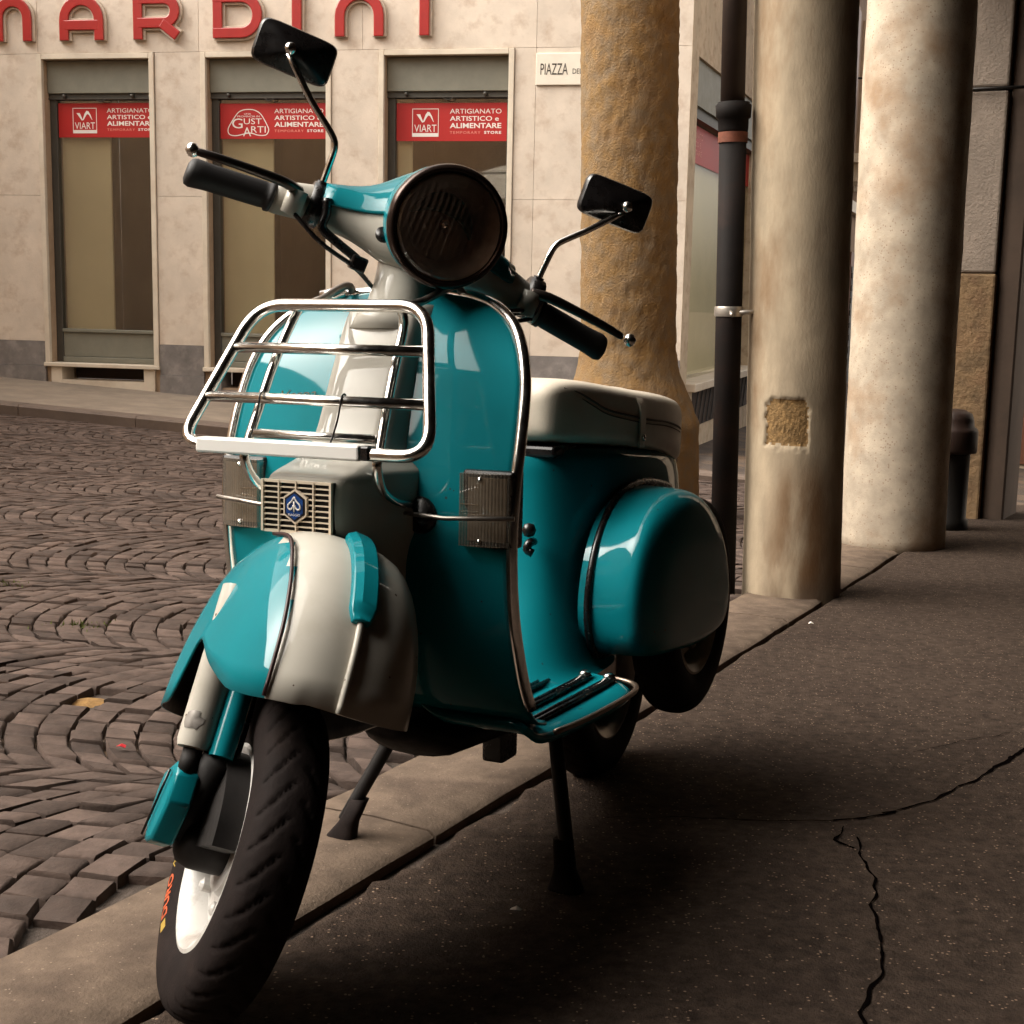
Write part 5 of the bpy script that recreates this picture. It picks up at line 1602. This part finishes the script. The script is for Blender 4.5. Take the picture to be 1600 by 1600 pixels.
# ---- steering neck, headset, lamp
v_, f_ = lathe([(0.060, -0.135), (0.056, -0.11), (0.046, -0.085), (0.043, -0.05), (0.046, -0.01)], 32, STM @ Matrix.Translation((0, 0, 0))); P_('steering_neck', (v_, f_), M_GREY)
HS = [(0.225, 0.019, 0.021, -0.022, 0.010), (0.215, 0.022, 0.025, -0.022, 0.012), (0.185, 0.024, 0.027, -0.022, 0.020), (0.155, 0.027, 0.029, -0.02, 0.026), (0.12, 0.032, 0.034, -0.014, 0.031), (0.095, 0.040, 0.040, -0.006, 0.036), (0.075, 0.052, 0.050, 0.002, 0.042), (0.055, 0.066, 0.064, 0.012, 0.050), (0.03, 0.078, 0.076, 0.018, 0.057), (0.0, 0.082, 0.080, 0.02, 0.060)]
ST = [(-l, a, b, c, d) for l, a, b, c, d in HS] + [s_ for s_ in HS[::-1]][1:]
rings = [[HDM @ Vector((cf + rf * math.cos(t), l, cu + ru * math.sin(t))) for t in np.linspace(0, 2 * PI, 28, endpoint=False)] for l, rf, ru, cf, cu in ST]
head = P_('headset', loft(rings), M_GREY, mods=(('sub', 1),))
# turquoise top cover
rings = []
for l, rf, ru, cf, cu in ST:
    if abs(l) > 0.16: continue
    k = 0.0035
    lo = R(8) if abs(l) > 0.05 else R(18)
    rings.append([HDM @ Vector((cf + (rf + k) * math.cos(t), l, cu + (ru + k) * math.sin(t))) for t in np.linspace(lo, PI - lo * 0.5, 18)])
v_, f_ = loft(rings, False)
P_('headset_cover', (v_, f_), M_TEAL, head, mods=(('sub', 1), ('sol', 0.004, 0)))
LMP = HDM @ Matrix.Translation((0, 0.004, 0.068)) @ Matrix.Rotation(PI / 2, 4, 'Y')
v_, f_ = lathe([(0.074, 0.02), (0.080, 0.05), (0.0845, 0.085), (0.0855, 0.112), (0.084, 0.118)], 48, LMP, (False, False)); P_('lamp_hood', (v_, f_), M_TEAL, head)
v_, f_ = lathe([(0.086, 0.112), (0.087, 0.122), (0.085, 0.130), (0.080, 0.1335), (0.0765, 0.1315), (0.075, 0.126)], 56, LMP, (False, False))
hl = P_('headlight', (v_, f_), mat('dark_bezel', (0.05, 0.032, 0.026), 0.25, 0.7, var=0.2), S)
v_, f_ = lathe([(0.0, 0.062), (0.02, 0.064), (0.04, 0.075), (0.06, 0.098), (0.0745, 0.126)], 40, LMP, (False, False)); P_('reflector', (v_, f_), mat('old_reflector', (0.62, 0.48, 0.39), 0.30, 0.8, var=0.5, scale=20), hl)
v_, f_ = lathe([(0.0, 0.115), (0.009, 0.110), (0.012, 0.098), (0.008, 0.085), (0.008, 0.063)], 16, LMP); P_('bulb', (v_, f_), M_CHROME, hl)
# fluted glass lens: a dome with vertical ribs
lens_m = glassmat('lamp_glass', (0.88, 0.76, 0.68), 0.09, 0.02, 0.5)
_nt = lens_m.node_tree
_out = [n_ for n_ in _nt.nodes if n_.type == 'OUTPUT_MATERIAL'][0]
_old = _out.inputs[0].links[0].from_socket
_df = _nt.nodes.new('ShaderNodeBsdfDiffuse'); _df.inputs[0].default_value = (0.30, 0.21, 0.16, 1)
_mx = _nt.nodes.new('ShaderNodeMixShader'); _mx.inputs[0].default_value = 0.10
_nt.links.new(_old, _mx.inputs[1]); _nt.links.new(_df.outputs[0], _mx.inputs[2]); _nt.links.new(_mx.outputs[0], _out.inputs[0])
RL = 0.0758
rings = []
for q in np.linspace(0, 1, 26):
    ring = []
    for k in range(120):
        a_ = 2 * PI * k / 120
        yv, zv = RL * q * math.cos(a_), RL * q * math.sin(a_)
        dome = interp(q * RL, [0, .015, .035, .055, .070, .0758], [.144, .1435, .142, .1385, .1335, .1285])
        rib = 0.0016 * abs(math.sin(yv * PI / 0.0085)) * (1 - q ** 6)
        if zv > 0.04 and abs(yv) < 0.03: rib *= 0.2
        ring.append(LMP @ Vector((-zv, yv, dome - rib)))
    rings.append(ring)
v_, f_ = loft(rings[::-1], True, (False, False))
P_('lens', (v_, f_), lens_m, hl, autos=12)

def hd(p): return HDM @ Vector(p)
for sgn in (-1, 1):
    # rubber grip
    rings = []
    for q, rr in ((0.218, 0.019), (0.219, 0.0225), (0.226, 0.0225), (0.228, 0.0190), (0.235, 0.0188), (0.31, 0.0188), (0.322, 0.0205), (0.335, 0.0215), (0.342, 0.019), (0.345, 0.012)):
        ring = []
        for k in range(40):
            t = 2 * PI * k / 40
            r2 = rr + (0.0011 if (k % 2 and 0.23 < q < 0.32) else 0)
            ring.append(hd((-0.022 + r2 * math.cos(t), sgn * q, 0.010 - (q - 0.22) * 0.11 + r2 * math.sin(t))))
        rings.append(ring)
    P_('grip', loft(rings), M_GRIP)
    # lever with ball end
    rise = 0.0 if sgn > 0 else 0.0
    pts = [hd((0.006, sgn * 0.19, 0.032)), hd((0.022, sgn * 0.215, 0.036)), hd((0.032, sgn * 0.26, 0.034)), hd((0.038, sgn * 0.31, 0.030)), hd((0.034, sgn * 0.337, 0.027)), hd((0.030, sgn * 0.344, 0.026))]
    v_, f_ = tube_geo(pts, lambda t: 0.0085 - 0.0032 * t, 10, 5)
    lv = P_('lever', (v_, f_), mat('dull_lever', (0.07, 0.055, 0.048), 0.28, 0.9, var=0.2))
    v_, f_ = lathe([(0.0, -0.0105), (0.006, -0.0085), (0.0105, 0.0), (0.006, 0.0085), (0.0, 0.0105)], 16, Matrix.Translation(hd((0.030, sgn * (0.360 if sgn > 0 else 0.349), 0.026)))); P_('ball_end', (v_, f_), M_CHROME, lv)
    v_, f_ = lathe([(0.0, -0.020), (0.014, -0.018), (0.015, 0.018), (0.0, 0.02)], 16, HDM @ Matrix.Translation((0.008, sgn * 0.192, 0.016))); P_('lever_perch', (v_, f_), M_GREY, lv)
    # mirror: stem and housing
    lb, lbend, lt = (0.160, 0.163, 0.272) if sgn < 0 else (0.200, 0.204, 0.288)
    stem = [hd((-0.02, sgn * lb, 0.050)), hd((-0.02, sgn * (lb + 0.001), 0.085)), hd((-0.02, sgn * lbend, 0.112)), hd((-0.021, sgn * (lbend + 0.012), 0.128)), hd((-0.022, sgn * (lbend * 0.5 + lt * 0.5), 0.158)), hd((-0.026, sgn * lt, 0.205))]
    mir = P_('mirror', tube_geo(stem, 0.0050, 10, 4), M_CHROME)
    P_('clamp', tube_geo([hd((-0.02, sgn * lb, 0.030)), hd((-0.02, sgn * lb, 0.060))], 0.0085, 10), M_BLACK, mir)
    mb = MB()
    rgs = []
    for lq in (lb - 0.011, lb + 0.011):
        rgs.append([hd((-0.02 + 0.031 * math.cos(t), sgn * lq, 0.024 + 0.033 * math.sin(t))) for t in np.linspace(0, 2 * PI, 20, endpoint=False)])
    v_, f_ = loft(rgs); mb.add(v_, f_); mb.out('clamp_band', M_BLACK, mir)
    # housing: rounded rectangle, domed back towards the camera
    C = hd((-0.040, sgn * (0.262 if sgn < 0 else 0.276), 0.212))
    ax_l = (Bax * sgn); ax_u = Hu; ax_f = Hf
    tl = R(-2) if sgn < 0 else R(3)
    L2 = ax_l * math.cos(tl) + ax_u * math.sin(tl); U2 = ax_u * math.cos(tl) - ax_l * math.sin(tl)
    if sgn < 0:
        yawm = R(0)
    rgs = []
    for dd, kk in ((-0.014, 0.955), (-0.012, 0.99), (-0.008, 1.0), (-0.003, 0.99), (0.001, 0.95), (0.0085, 0.66), (0.0155, 0.36), (0.0185, 0.2), (0.0195, 0.03)):
        ring = []
        for t in np.linspace(0, 2 * PI, 40, endpoint=False):
            a_ = 0.0585 * kk * sgnpow(math.cos(t), 2 / 7.0); b_ = 0.0325 * kk * sgnpow(math.sin(t), 2 / 6.0)
            ring.append(C + L2 * a_ + U2 * (b_ + a_ * 0.12 * sgn * 0) + ax_f * dd)
        rgs.append(ring)
    hs_ = P_('mirror_housing', loft(rgs, True, (True, True)), M_BLACK, mir, autos=24)
    rgs = [[C + L2 * 0.054 * sgnpow(math.cos(t), 2 / 5.0) + U2 * 0.029 * sgnpow(math.sin(t), 2 / 4.2) + ax_f * dd for t in np.linspace(0, 2 * PI, 40, endpoint=False)] for dd in (-0.0155, -0.0145)]
    P_('mirror_glass', loft(rgs), mat('mirror_silver', (0.9, 0.9, 0.9), 0.02, 1.0), mir)
    v_, f_ = lathe([(0.0, -0.009), (0.007, -0.006), (0.009, 0.0), (0.007, 0.006), (0.0, 0.009)], 14, Matrix.Translation(C + ax_f * 0.024 + L2 * 0.01)); P_('ball_joint', (v_, f_), M_CHROME, mir)
# bent bracket and choke cable below the right bar
P_('bent_bracket', tube_geo([hd((0.012, -0.150, 0.040)), hd((0.014, -0.144, 0.018)), hd((0.016, -0.142, -0.002)), hd((0.02, -0.118, -0.012)), hd((0.024, -0.085, -0.022)), hd((0.026, -0.072, -0.028))], 0.0072, 8, 4), M_BLACK)
mb = MB(); mb.box(-0.012, 0.012, -0.014, 0.010, -0.012, 0.010, HDM @ Matrix.Translation((0.028, -0.075, -0.028)))
mb.out('switch_block', M_BLACK, S, smooth=False, mods=(('bev', .003, 2),))
P_('switch_slot', lathe([(0.0, 0.0), (0.011, 0.0), (0.012, 0.003), (0.0, 0.004)], 14, HDM @ Matrix.Translation((0.064, -0.066, 0.022)) @ Matrix.Rotation(R(70), 4, 'Y')), M_BLACK, head)
P_('control_cable', tube_geo([hd((0.0, 0.19, 0.0)), hd((0.02, 0.13, -0.022)), hd((0.02, 0.08, -0.035)), hd((0.0, 0.03, -0.05))], 0.006, 8, 5), M_BLACK)
mb = MB(); mb.box(-0.012, 0.012, -0.012, 0.012, -0.012, 0.008, HDM @ Matrix.Translation((0.0, 0.165, -0.016)))
mb.out('switch_block', M_BLACK, S, smooth=False, mods=(('bev', .003, 2),))

for pts in ([(0.015, -0.195, 0.005), (0.035, -0.14, -0.022), (0.03, -0.08, -0.036), (0.0, -0.035, -0.055)], [(0.012, 0.195, 0.006), (0.045, 0.14, -0.012), (0.05, 0.085, -0.032), (0.02, 0.04, -0.055)], [(0.012, 0.205, -0.004), (0.03, 0.15, -0.03), (0.03, 0.09, -0.05), (0.0, 0.045, -0.065)]):
    P_('control_cable', tube_geo([hd(p) for p in pts], 0.0034, 8, 5), M_BLACK)
# ---- centre stand
mb = MB()
mb.tube([(0.56, -0.15, 0.27), (0.56, 0.15, 0.27)], 0.014, 10)
stand = mb.out('stand', M_DARK, S)
for sgn, fx, fy in ((-1, 0.625, 0.238), (1, 0.655, 0.205)):
    P_('stand_leg', tube_geo([(0.56, sgn * 0.135, 0.275), (0.585, sgn * 0.155, 0.20), (fx - 0.01, sgn * fy, 0.035)], 0.0125, 10, 4), M_DARK, stand)
    rings = []
    d = Vector((fx - 0.585, sgn * (fy - 0.155), -0.2)).normalized()
    for q, a_, b_ in ((-0.075, 0.0155, 0.0155), (-0.03, 0.017, 0.017), (0.0, 0.028, 0.02), (0.006, 0.03, 0.021), (0.008, 0.026, 0.018)):
        c = Vector((fx, sgn * fy, 0.008)) + d * min(q, 0) + Vector((0, 0, -max(q, 0)))
        rings.append([c + Vector((b_ * sgnpow(math.cos(t), .7), a_ * sgnpow(math.sin(t), .7), 0)) for t in np.linspace(0, 2 * PI, 20, endpoint=False)])
    P_('stand_foot', loft(rings), M_RUBBER, stand)
# engine case and exhaust below the body
rings = [[(x, yc + w * math.cos(t), zc + hh_ * math.sin(t)) for t in np.linspace(0, 2 * PI, 20, endpoint=False)] for x, yc, w, zc, hh_ in ((0.33, -0.09, 0.03, 0.27, 0.03), (0.30, -0.10, 0.07, 0.27, 0.07), (0.1, -0.12, 0.09, 0.27, 0.10), (-0.05, -0.13, 0.08, 0.25, 0.08), (-0.12, -0.13, 0.03, 0.25, 0.03))]
P_('engine_case', loft(rings), M_DARK)
rings = [[(x, yc + w * math.cos(t), zc + hh_ * math.sin(t)) for t in np.linspace(0, 2 * PI, 20, endpoint=False)] for x, yc, w, zc, hh_ in ((0.36, -0.03, 0.05, 0.20, 0.012), (0.35, -0.03, 0.08, 0.20, 0.03), (0.22, -0.08, 0.07, 0.19, 0.035), (0.20, -0.08, 0.02, 0.19, 0.01))]
P_('exhaust', loft(rings), M_DARK)
mb = MB(); mb.box(0.60, 0.66, 0.05, 0.09, 0.195, 0.26)
mb.out('pedal_stop', M_BLACK, S, smooth=False, mods=(('bev', .006, 2),))

# ------------------------------------------------------------------ small litter
def litter(name, x, y, m, label, sx, sy, seed):
    r_ = random.Random(seed)
    vs = []; n = 7
    for k in range(n):
        t = 2 * PI * k / n
        X, Y = x + sx * math.cos(t) * r_.uniform(.6, 1), y + sy * math.sin(t) * r_.uniform(.6, 1)
        vs.append((X, Y, gnd(X, Y) + 0.012 + r_.uniform(0, .006)))
    vs.append((x, y, gnd(x, y) + 0.02))
    o = mesh(name, vs, [(k, (k + 1) % n, n) for k in range(n)], m, smooth=False, mods=(('sol', .001),))
    tag(o, label, 'litter')
M_PAPER = mat('scrap_paper', (0.7, 0.64, 0.56), 0.8)
litter('wrapper_scrap', -0.82, 2.88, mat('red_foil', (0.6, 0.03, 0.04), 0.3), 'small red wrapper scrap on the cobbles left of the front fork', .014, .012, 1)
litter('paper_scrap', -2.3, 5.98, M_PAPER, 'white paper scrap lying on the far cobbles', .03, .012, 2)
litter('paper_scrap', 0.02, 2.05, M_PAPER, 'tiny white paper scrap at the broken asphalt edge', .012, .01, 3)
litter('cigarette_end', 0.96, 4.38, M_PAPER, 'pale cigarette end on the asphalt in front of the patched column', .012, .008, 4)
